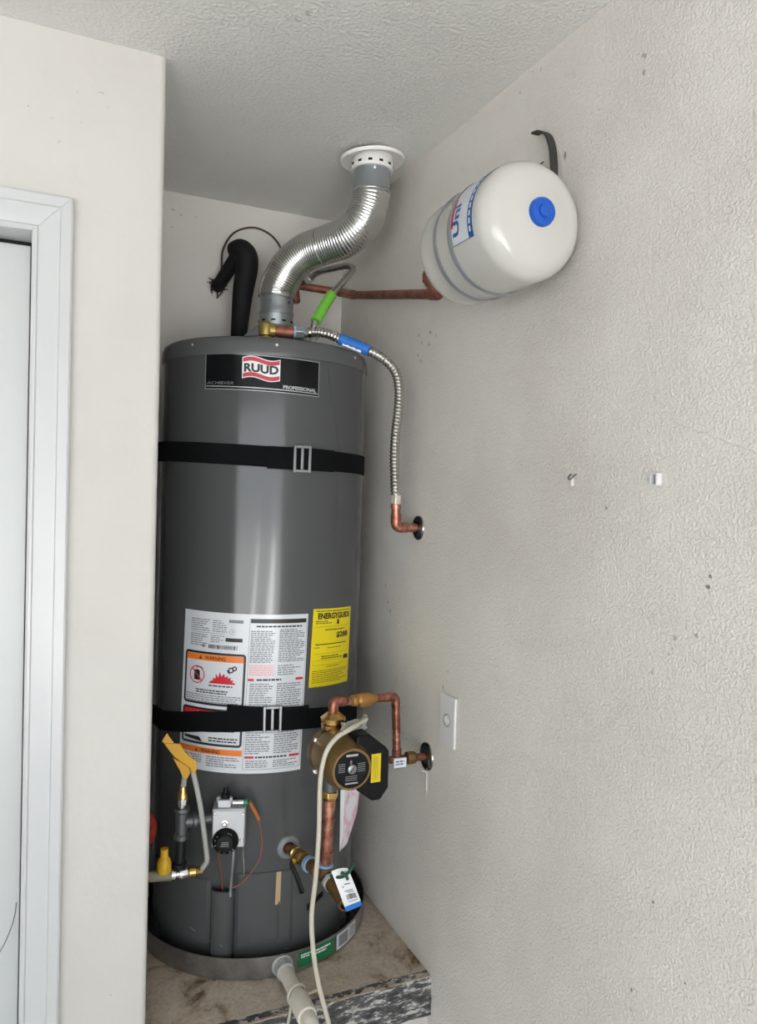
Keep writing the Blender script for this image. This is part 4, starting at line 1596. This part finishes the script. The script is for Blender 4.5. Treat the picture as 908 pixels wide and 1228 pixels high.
# terminal box: chamfered black block on the wall side of the motor
MX = axis_m((0, 1.548, 0), (0, -1, 0), (1, 0, 0))
poly = [(0.625, 0.968), (0.659, 0.942), (0.679, 0.942), (0.697, 0.966), (0.697, 1.045), (0.688, 1.055), (0.650, 1.085), (0.622, 1.085), (0.617, 1.06), (0.617, 0.99)]
m = MB()
m.prism(poly, 0.0, 0.092, MX)
m.build('terminal_box', M_BLACKPLASTIC, pump, bevel=0.004)
m = MB()
m.bx(0.6545, 0.6765, 1.4545, 1.4552, 0.982, 1.043)
yl = m.build('yellow_label', mat('pump_yellow', rgb(214, 190, 20), 0.4), pump, smooth=False)
p = Print(lambda u, v, h: Vector((0.6545 + u, 1.4545 - h, 0.982 + v)))
for k in range(3):
    p.rect(0.006 + 0.004 * k, 0.006, 0.0072 + 0.004 * k, 0.055, mat('label_brown_%d' % k, rgb(150, 130, 20), 0.4), 0.0003)
p.build('label_print', yl)
m = MB()
m.lathe([(0.0, 0.0), (0.031, 0.0), (0.032, 0.003), (0.031, 0.007), (0.022, 0.009), (0.020, 0.006), (0, 0.006)], axis_m((0.695, 1.500, 1.006), (1, 0, 0)), 32)
m.build('conduit_cap', M_BUCKLE, pump)
m = MB()
m.lathe([(0.0175, 1.070), (0.0185, 1.074), (0.0255, 1.076), (0.0265, 1.084), (0.0225, 1.086), (0.0225, 1.089), (0.0275, 1.091), (0.0280, 1.098), (0.0210, 1.103), (0.0150, 1.108), (0.0115, 1.108)],
        Matrix.Translation((PX + 0.002, PY, 0)), 28)
m.build('upper_union', M_BRASS, pump)
m = MB()
m.lathe([(0.0210, 1.052), (0.0270, 1.054), (0.0275, 1.066), (0.0230, 1.070), (0.0170, 1.071)], Matrix.Translation((PX + 0.001, PY, 0)), 6)
m.build('steel_flange', M_GREYIRON, pump, sharp=20)
m = MB()
m.lathe([(0.0165, 0.966), (0.0165, 0.935), (0.0120, 0.935)], Matrix.Translation((PX - 0.001, PY, 0)), 24)
m.build('lower_coupling', M_GREYIRON, pump)
m = MB()
m.lathe([(0.0165, 0.936), (0.0200, 0.934), (0.0205, 0.922), (0.0165, 0.915), (0.0120, 0.914)], Matrix.Translation((PX - 0.001, PY, 0)), 6)
m.build('lower_union', M_BRASS, pump, sharp=20, bevel=0.001)

# copper riser between the drain tee and the pump
rz = thing('copper_riser', 'mottled copper pipe standing between the drain tee and the pump', 'copper pipe', (0.599, PY, 0.77))
m = MB()
m.tube([(0.5985, PY, 0.772), (0.6015, PY, 0.918)], 0.0125, 20)
m.build('pipe', M_COPPER, rz)
for (z0, z1) in ((0.777, 0.800), (0.868, 0.874), (0.890, 0.914)):
    m = MB()
    x0 = 0.5985 + (z0 - 0.772) * 0.0205
    m.tube([(x0, PY, z0), (x0 + 0.0003, PY, z1)], 0.0138, 20)
    m.build('solder_collar', M_COPPER, rz)

# copper return from pump top to the wall
rt = thing('copper_return_pipe', 'bent copper pipe with brass check valve from the pump top to the wall', 'copper pipe', (0.605, PY, 1.10))
m = MB()
m.tube(fillet([(0.6045, PY, 1.104), (0.6045, PY, 1.133), (0.660, 1.574, 1.125), (0.7800, 1.607, 1.116), (0.7885, 1.608, 0.978)], 0.024, 10), 0.0095, 18)
m.build('pipe', M_COPPER, rt)
m = MB()
m.tube(fillet([(0.6045, PY, 1.112), (0.6045, PY, 1.133), (0.630, 1.565, 1.1294)], 0.022, 10), 0.0112, 18)
m.build('elbow', M_COPPER, rt)
m = MB()
m.tube(fillet([(0.752, 1.599, 1.1182), (0.7800, 1.607, 1.116), (0.7815, 1.6072, 1.092)], 0.018, 10), 0.0108, 18)
m.build('top_elbow', M_COPPER, rt)
va = Vector((0.660, 1.574, 1.125))
vd = (Vector((0.7800, 1.607, 1.116)) - va).normalized()
m = MB()
m.lathe([(0.0098, -0.006), (0.0125, -0.004), (0.0125, 0.006), (0.0100, 0.008), (0.0150, 0.012), (0.0165, 0.020), (0.0165, 0.036), (0.0150, 0.044), (0.0118, 0.050), (0.0118, 0.060), (0.0098, 0.062)], axis_m(va, vd), 24)
m.build('check_valve', mat('check_valve_brass', rgb(196, 146, 84), 0.4, 0.85), rt)
m = MB()
m.tube([(0.770, 1.608, 0.9655), (0.862, 1.6084, 0.9627)], 0.0088, 16)
m.tube([(0.7885, 1.608, 0.990), (0.7888, 1.608, 0.962)], 0.0112, 16)
m.build('tee', M_OLDCOPPER, rt)
m = MB()
m.lathe([(0.009, 0), (0.0155, 0.003), (0.0165, 0.012), (0.0150, 0.022), (0.0105, 0.028)], axis_m((0.812, 1.6082, 0.9645), (1, 0, 0)), 8)
m.build('stop_nut', M_DULLBRASS, rt, sharp=20)
m = MB()
m.tube([(0.838, 1.6083, 0.9637), (0.8625, 1.6084, 0.963)], 0.0065, 14)
m.build('chrome_stub', M_SCREW, rt)
m = MB()
m.bx(0.774, 0.806, 1.590, 1.5965, 0.951, 0.973)
wt = m.build('white_tag', M_WHITE, rt, smooth=False, bevel=0.0006)
p = Print(lambda u, v, h: Vector((0.774 + u, 1.590 - h, 0.951 + v)))
p.lines(0.004, 0.005, 0.026, 0.018, 2, M_LABELBLUE, 0.5, 0.0004, seed=3)
p.build('tag_print', wt)
m = MB()
m.tube([(0.857, 1.606, 0.930), (0.8685, 1.603, 0.925), (0.8692, 1.603, 0.88)], 0.0016, 6)
tag(m.build('sealant_drip', M_PLATE), 'white sealant drip running down the wall below the lower escutcheon', 'sealant')

# ------------------------------------------------------------------ drain valve assembly
dv = thing('drain_valve_assembly', 'brass ball valve and tee screwed into the lower front of the tank', 'drain valve', (0.5665, 1.712, 0.7435))
A0, A1 = Vector((0.5610, 1.716, 0.7435)), Vector((0.5965, PY, 0.7420))
dd = (A1 - A0).normalized()
LEN = (A1 - A0).length
MD = axis_m(A0, dd)
m = MB()
m.lathe([(0.0105, 0.0), (0.0105, 0.034)], MD, 18)
m.build('nipple', M_OLDCOPPER, dv)
m = MB()
m.lathe([(0.0105, 0.026), (0.0150, 0.028), (0.0150, 0.036), (0.0125, 0.038), (0.0165, 0.046), (0.0175, 0.056), (0.0165, 0.066), (0.0135, 0.072), (0.0165, 0.076), (0.0168, 0.090), (0.0120, 0.092)], MD, 24)
m.lathe([(0.008, 0.0), (0.008, 0.022), (0.005, 0.024), (0, 0.024)], axis_m(A0 + dd * 0.056, (-0.93, -0.15, -0.25)), 14)
m.build('ball_valve', M_BRASS, dv)
hb = A0 + dd * 0.056 + Vector((-0.93, -0.15, -0.25)).normalized() * 0.022
m = MB()
pts = spline([hb, hb + Vector((-0.001, -0.006, -0.010)), hb + Vector((0.008, -0.014, -0.030)), hb + Vector((0.016, -0.022, -0.056)), hb + Vector((0.019, -0.026, -0.066))], 6)
m.ribbon(pts, [(0.3, -0.9, 0.1)] * len(pts), [0.016 if i > 5 else 0.010 for i in range(len(pts))], 0.006)
m.build('lever_handle', mat('black_green_lever', rgb(22, 30, 27), 0.5), dv, bevel=0.001)
m = MB()
m.lathe([(0.0125, 0.090), (0.0182, 0.091), (0.0182, 0.100), (0.0125, 0.101)], MD, 24)
m.build('blue_ring', M_LBLUE, dv)
m = MB()
m.lathe([(0.0130, 0.100), (0.0150, 0.104), (0.0140, 0.118), (0.0165, 0.122), (0.0170, 0.134), (0.0145, 0.138), (0.0150, LEN + 0.012), (0.0175, LEN + 0.016), (0.0178, LEN + 0.022)], MD, 24)
m.lathe([(0.0150, -0.004), (0.0148, 0.012), (0.0172, 0.016), (0.0172, 0.022), (0.0130, 0.024)], axis_m(A1, (0.02, 0, 1)), 24)
m.build('tee', M_DULLBRASS, dv)
m = MB()
m.lathe([(0.0130, 0.024), (0.0176, 0.0245), (0.0176, 0.0305), (0.0130, 0.031)], axis_m(A1, (0.02, 0, 1)), 24)
m.build('blue_ring', M_LBLUE, dv)
d2 = Vector((0.02, -1, -0.10)).normalized()
B0 = A1 + dd * 0.020
m = MB()
m.prism(hexa(0.0205), 0.0, 0.012, axis_m(B0, d2))
m.build('grey_nut', M_PVCGREY, dv, bevel=0.001)
m = MB()
m.lathe([(0.0150, 0.010), (0.0165, 0.016), (0.0165, 0.022), (0.0145, 0.026), (0.0150, 0.046), (0.0130, 0.052), (0.0125, 0.078), (0.0145, 0.080), (0.0145, 0.088), (0.0115, 0.088), (0.0110, 0.072), (0, 0.072)],
        axis_m(B0, d2), 24)
m.build('hose_outlet', M_DULLBRASS, dv)

# paper tag tied to the outlet
pt = thing('paper_tag', 'white paper tag with blue lower edge tied to the drain outlet', 'tag', (0.60, 1.452, 0.80))
c00, c10, c11, c01 = Vector((0.5735, 1.462, 0.803)), Vector((0.6090, 1.458, 0.806)), Vector((0.6390, 1.446, 0.7275)), Vector((0.6030, 1.446, 0.7205))


def tag_surf(u, v, h):
    a = c00.lerp(c10, u)
    b = c01.lerp(c11, u)
    q = a.lerp(b, v)
    return q + Vector((0, -0.004 * math.sin(v * PI) - h, 0.003 * math.sin(u * PI)))


m = MB()
vs, fs = [], []
for h in (0.0, 0.0007):
    for j in range(7):
        for i in range(5):
            vs.append(tag_surf(i / 4, j / 6, h))
for k in (0, 35):
    for j in range(6):
        for i in range(4):
            a = k + j * 5 + i
            fs.append((a, a + 1, a + 6, a + 5))
edge = [i for i in range(5)] + [j * 5 + 4 for j in range(1, 7)] + [30 + i for i in (3, 2, 1, 0)] + [j * 5 for j in range(5, 0, -1)]
for q0, q1 in zip(edge, edge[1:] + edge[:1]):
    fs.append((q0, q1, q1 + 35, q0 + 35))
m.add(vs, fs)
card = m.build('card', M_WHITE, pt)


def strip_on(u0, v0, u1, v1, m_, h, pr_):
    pr_._m(m_)
    n = 4
    vs = []
    for i in range(n + 1):
        t = v0 + (v1 - v0) * i / n
        vs += [tag_surf(u0, t, h), tag_surf(u1, t, h)]
    pr_.mb.add(vs, [(2 * i, 2 * i + 1, 2 * i + 3, 2 * i + 2) for i in range(n)])


p = Print(None)
strip_on(0.0, 0.87, 1.0, 1.0, M_BLUE, 0.0012, p)
for (u0, v0, u1, v1) in ((0.25, 0.40, 0.32, 0.44), (0.40, 0.36, 0.75, 0.39), (0.28, 0.52, 0.78, 0.545), (0.40, 0.57, 0.80, 0.59), (0.30, 0.80, 0.85, 0.82)):
    strip_on(u0, v0, u1, v1, M_GREYINK, 0.0012, p)
rb = random.Random(2)
u = 0.28
while u < 0.85:
    w = rb.choice((0.02, 0.035, 0.05))
    strip_on(u, 0.63, min(u + w, 0.86), 0.765, M_INK, 0.0012, p)
    u += w + rb.choice((0.02, 0.03))
p.build('card_print', card)
m = MB()
m.tube(spline([(0.576, 1.470, 0.789), (0.590, 1.452, 0.7925), (0.602, 1.448, 0.798), (0.613, 1.450, 0.806), (0.622, 1.456, 0.815)], 5), 0.0034, 8)
m.tube(spline([(0.592, 1.452, 0.803), (0.600, 1.444, 0.797), (0.604, 1.446, 0.789)], 5), 0.0034, 8)
m.build('twist_tie', M_GREENTIE, pt)

# leaflet stuck behind the pump
m = MB()
pl = [(0.6838, 0.905), (0.7346, 0.895), (0.7336, 0.858), (0.7298, 0.8115), (0.7057, 0.7366), (0.6866, 0.7191)]
M_LEAF = mat('leaflet_paper', rgb(206, 204, 206), 0.5)
nt, N, L, b = nodes_of(M_LEAF)
tc = N.new('ShaderNodeTexCoord').outputs['Object']
mp = N.new('ShaderNodeMapping')
mp.inputs['Scale'].default_value = (2.2, 1.0, 1.0)
L.new(tc, mp.inputs[0])
n1 = noise(nt, 26, 3, 0.5, mp.outputs[0])
r = ramp(nt, [(0.45, rgb(206, 204, 206)), (0.60, rgb(200, 160, 176)), (0.72, rgb(150, 146, 150))])
L.new(n1.outputs[0], r.inputs[0])
L.new(r.outputs[0], b.inputs['Base Color'])
m.prism(pl, 0.0, 0.0012, axis_m((0, 1.6995, 0), (0, -1, 0), (1, 0, 0)))
lf = tag(m.build('leaflet', M_LEAF, smooth=False), 'folded white and pink leaflet hanging behind the circulation pump', 'leaflet')
m = MB()
m.prism([(0.6838, 0.905), (0.6960, 0.903), (0.6930, 0.760), (0.6866, 0.7191)], 0.0014, 0.0024, axis_m((0, 1.6995, 0), (0, -1, 0), (1, 0, 0)))
m.build('folded_edge', M_WHITE, lf, smooth=False)

# clear vinyl hose hanging from the pump over the pan
m = MB()
hp = [(0.668, 1.520, 1.098), (0.640, 1.490, 1.101), (0.606, 1.462, 1.099), (0.578, 1.455, 1.090), (0.556, 1.454, 1.068), (0.545, 1.455, 1.035), (0.5405, 1.455, 0.99), (0.5410, 1.455, 0.893), (0.5370, 1.455, 0.80), (0.5310, 1.457, 0.722),
      (0.5365, 1.457, 0.650), (0.5495, 1.457, 0.577), (0.5705, 1.455, 0.500), (0.590, 1.452, 0.42), (0.600, 1.45, 0.32), (0.600, 1.45, 0.20)]
pts = resample(spline(hp, 8), 0.008)
m.tube(pts, 0.0050, 14)
tag(m.build('vinyl_hose', M_VINYL), 'clear beige vinyl hose hanging from the pump down past the pan', 'hose')
m = MB()
rn = random.Random(31)
vs, fs = [], []
nu, nv = 9, 6
for h in (0, 1):
    rn = random.Random(31)
    for jv in range(nv):
        for iu in range(nu):
            s_, t_ = iu / (nu - 1), jv / (nv - 1)
            q = Vector((0.590 + 0.082 * s_ - 0.006 * t_, 1.470 + 0.055 * s_ - 0.016 * t_, 1.112 - 0.006 * s_ - 0.026 * t_ * (0.5 + 0.5 * s_)))
            vs.append(q + Vector((rn.uniform(-.003, .003), rn.uniform(-.006, .006), rn.uniform(-.004, .004))) + Vector((0, -0.0007 * h, 0.0006 * h)))
for k in (0, nu * nv):
    for jv in range(nv - 1):
        for iu in range(nu - 1):
            a = k + jv * nu + iu
            fs.append((a, a + 1, a + nu + 1, a + nu))
m.add(vs, fs)
M_WRAP = mat('clear_plastic_wrap', rgb(200, 198, 190), 0.2)
nt, N, L, b = nodes_of(M_WRAP)
b.inputs['Alpha'].default_value = 0.55
wr = m.build('plastic_wrap', M_WRAP, smooth=False)
tag(wr, 'crumpled piece of clear plastic on top of the pump', 'plastic wrap')

# ------------------------------------------------------------------ gas line on the left
GX, GYY = 0.312, 1.722
gl = thing('gas_pipe_assembly', 'black iron gas tee and nipple left of the control valve', 'gas pipe', (GX, GYY, 0.73))
m = MB()
m.lathe([(0.0125, 0.873), (0.0170, 0.873), (0.0175, 0.866), (0.0145, 0.862), (0.0140, 0.815), (0.0172, 0.811), (0.0175, 0.803), (0.0125, 0.803)], Matrix.Translation((GX - 0.001, GYY, 0)), 22)
m.lathe([(0.012, 0.0), (0.0140, 0.022), (0.0172, 0.024), (0.0172, 0.032), (0.0125, 0.033)], axis_m((GX, GYY, 0.840), (1, -0.08, 0)), 22)
m.build('tee', M_GREYIRON, gl)
ga = Vector((GX, GYY, 0.840))
gd = Vector((1, -0.08, 0)).normalized()
m = MB()
m.tube([ga + gd * 0.030, ga + gd * 0.075], 0.0105, 16)
m.build('valve_nipple', M_GREYIRON, gl)
m = MB()
m.tube([(GX - 0.001, GYY, 0.806), (GX - 0.005, GYY, 0.733)], 0.0118, 18)
m.build('drip_nipple', M_BLACKIRON, gl)
m = MB()
m.lathe([(0.0118, 0.738), (0.0165, 0.740), (0.0165, 0.748), (0.0118, 0.750)], Matrix.Translation((GX - 0.0045, GYY, 0)), 20)
m.build('lower_collar', M_BLACKIRON, gl)
m = MB()
m.tube([(GX - 0.002, GYY, 0.870), (GX - 0.001, GYY, 0.884)], 0.0085, 14)
m.prism(hexa(0.0110), 0.880, 0.893, Matrix.Translation((GX, GYY, 0)))
m.build('flare_adapter', M_SCREW, gl, bevel=0.001)
m = MB()
m.lathe([(0.0080, 0.892), (0.0125, 0.894), (0.0125, 0.904), (0.0090, 0.910), (0.0085, 0.922), (0.0060, 0.924)], Matrix.Translation((GX, GYY, 0)), 14)
m.build('flare_nut', M_BRASS, gl)

gs = thing('gas_supply_stop', 'yellow gas shutoff fitting on the pipe entering low at the left', 'gas valve', (0.27, 1.715, 0.725))
m = MB()
m.tube([(0.2218, 1.724, 0.729), (0.290, 1.718, 0.7245)], 0.0125, 18)
m.build('supply_pipe', mat('painted_pipe', rgb(122, 116, 96), 0.55), gs)
m = MB()
m.lathe([(0.0125, 0.735), (0.0155, 0.742), (0.0158, 0.756), (0.0130, 0.766), (0.0085, 0.772), (0.0085, 0.790), (0.0, 0.790)], Matrix.Translation((0.2725, 1.712, 0)), 18)
m.build('yellow_body', M_YELLOWVALVE, gs)
sd = Vector((1, -0.05, 0.0)).normalized()
s0 = Vector((0.288, 1.718, 0.7245))
m = MB()
m.lathe([(0.0, 0), (0.0105, 0.0), (0.0110, 0.010), (0.008, 0.012), (0.008, 0.018), (0.0128, 0.019), (0.0128, 0.026), (0.008, 0.027), (0.0, 0.027)], axis_m(s0, sd), 16)
m.build('outlet_stub', M_SCREW, gs)
m = MB()
m.prism(hexa(0.0105), 0.026, 0.038, axis_m(s0, sd))
m.build('hex_union', M_SCREW, gs, bevel=0.001)
m = MB()
m.lathe([(0.008, 0.036), (0.0125, 0.040), (0.0125, 0.054), (0.0095, 0.058), (0.0085, 0.070), (0.006, 0.071)], axis_m(s0, sd), 14)
m.build('brass_nut', M_BRASS, gs)

m = MB()
fx = [(GX, GYY, 0.918), (0.3125, 1.712, 0.950), (0.310, 1.704, 0.985), (0.313, 1.700, 1.002), (0.322, 1.699, 0.992), (0.3300, 1.699, 0.955), (0.3440, 1.700, 0.895), (0.3560, 1.702, 0.825), (0.3640, 1.704, 0.770), (0.3660, 1.706, 0.748), (0.3600, 1.710, 0.735), (0.3560, 1.7135, 0.728)]
m.tube(resample(spline(fx, 10), 0.006), 0.0060, 14)
tag(m.build('gas_hose', M_GASFLEX), 'grey coated gas hose looping from the tee down to the brass nut', 'gas hose')


def ytag(poly, y, th, tilt=0.0):
    mm = MB()
    mm.prism([(0.2343 + 0.000162 * a_, 1.0704 - 0.000172 * b_) for a_, b_ in poly], 0, th, axis_m((0, y, 0), (0, -1, tilt), (1, 0, 0)))
    return mm


yt = thing('warning_sleeve', 'folded yellow plastic warning sleeve hanging on the gas hose', 'tag', (0.30, 1.69, 0.95))
ytag([(215, 85), (240, 130), (305, 215), (255, 240), (150, 190), (165, 150)], 1.692, 0.002).build('top_flap', M_YELLOWTAG, yt, smooth=False)
ytag([(170, 205), (390, 240), (440, 330), (520, 415), (612, 480), (622, 600), (575, 650), (520, 560), (310, 395)], 1.694, 0.006).build('main_fold', M_YELLOWTAG, yt, smooth=False, bevel=0.0015)
ytag([(300, 420), (400, 480), (520, 570), (545, 640), (495, 735), (440, 690), (400, 600)], 1.700, 0.004).build('under_fold', M_YELLOWTAG, yt, smooth=False, bevel=0.0015)

m = MB()
m.lathe([(0.0, 0.0), (0.006, 0.0), (0.026, 0.002), (0.030, 0.006), (0.030, 0.012), (0.026, 0.016), (0.008, 0.018), (0.006, 0.026), (0, 0.026)], axis_m((0.2395, 1.780, 0.812), (0.35, -0.94, 0)) @ Matrix.Diagonal((0.75, 1.25, 1, 1)), 20)
rv = tag(m.build('red_valve_handle', M_REDPAINT), 'round red valve handle half hidden behind the left wall edge', 'valve handle')
m = MB()
m.tube([(0.2385, 1.783, 0.812), (0.2225, 1.826, 0.812)], 0.007, 12)
m.build('valve_stem', M_DULLBRASS, rv)

# ------------------------------------------------------------------ wall plate, hooks, wall marks
wp = thing('wall_plate', 'white wall plate with a round socket on the right wall', 'wall plate', (XW, 1.507, 1.080))
m = MB()
m.bx(XW - 0.0065, XW - 0.0002, 1.472, 1.542, 1.022, 1.138)
m.build('plate', M_PLATE, wp, bevel=0.0025)
m = MB()
m.lathe([(0.0125, 0.0), (0.0140, 0.0012), (0.0150, 0.0)], axis_m((XW - 0.0066, 1.507, 1.080), (-1, 0, 0)), 28, closed=False)
m.build('socket_ring', M_GREYINK, wp)
m = MB()
m.lathe([(0.0095, 0.0), (0.0095, 0.0022), (0.006, 0.003), (0.004, 0.001), (0, 0.001)], axis_m((XW - 0.0064, 1.507, 1.082), (-1, 0, 0)), 24)
m.build('socket_insert', M_PLATE, wp)
for z in (1.044, 1.116):
    m = MB()
    m.lathe([(0.0028, 0), (0.0028, 0.0006), (0, 0.0012)], axis_m((XW - 0.0064, 1.507, z), (-1, 0, 0)), 12)
    m.build('plate_screw', M_PLATE, wp)

hk = thing('wall_hook', 'small bent wire hook on the right wall, nearer the water heater', 'hook', (XW, 1.096, 1.630))
m = MB()
pts = [Vector((XW - 0.006 - 0.003 * math.sin(t), 1.096 + 0.0065 * math.cos(t), 1.636 - 0.0055 * math.sin(t))) for t in [PI * k / 12 for k in range(13)]]
m.tube([Vector((XW, 1.104, 1.640))] + pts + [Vector((XW, 1.089, 1.640))], 0.0012, 8)
m.build('wire_loop', M_GREYIRON, hk)
m = MB()
m.bx(XW - 0.007, XW, 1.0935, 1.0975, 1.619, 1.632)
m.build('hook_tab', MATS['wall_paint_textured'], hk, smooth=False, bevel=0.0006)
cl = thing('cable_clip', 'small white square plastic clip on the right wall', 'clip', (XW, 0.895, 1.630))
m = MB()
m.bx(XW - 0.010, XW, 0.8995, 0.9020, 1.622, 1.640)
m.bx(XW - 0.010, XW, 0.8870, 0.8895, 1.622, 1.640)
m.bx(XW - 0.010, XW, 0.8895, 0.8995, 1.6385, 1.640)
m.bx(XW - 0.010, XW, 0.8895, 0.8995, 1.622, 1.6235)
m.build('clip_frame', M_PLATE, cl, smooth=False)
m = MB()
m.bx(XW - 0.002, XW, 0.8900, 0.8990, 1.6240, 1.6380)
m.build('clip_hollow', M_GREYINK, cl, smooth=False)

# ridge of filler in the wall paint, and grime in the platform corner
m = MB()
rn = random.Random(9)
pts = [Vector((XW - 0.0002, 0.862 - 0.0095 * k, 1.716 - 0.0034 * k + rn.uniform(-0.002, 0.002))) for k in range(30)]
m.tube(pts, [0.0014 * (0.6 + 0.4 * rn.random()) for _ in pts], 6)
m.build('filler_ridge', M_RWALL, wall_right)
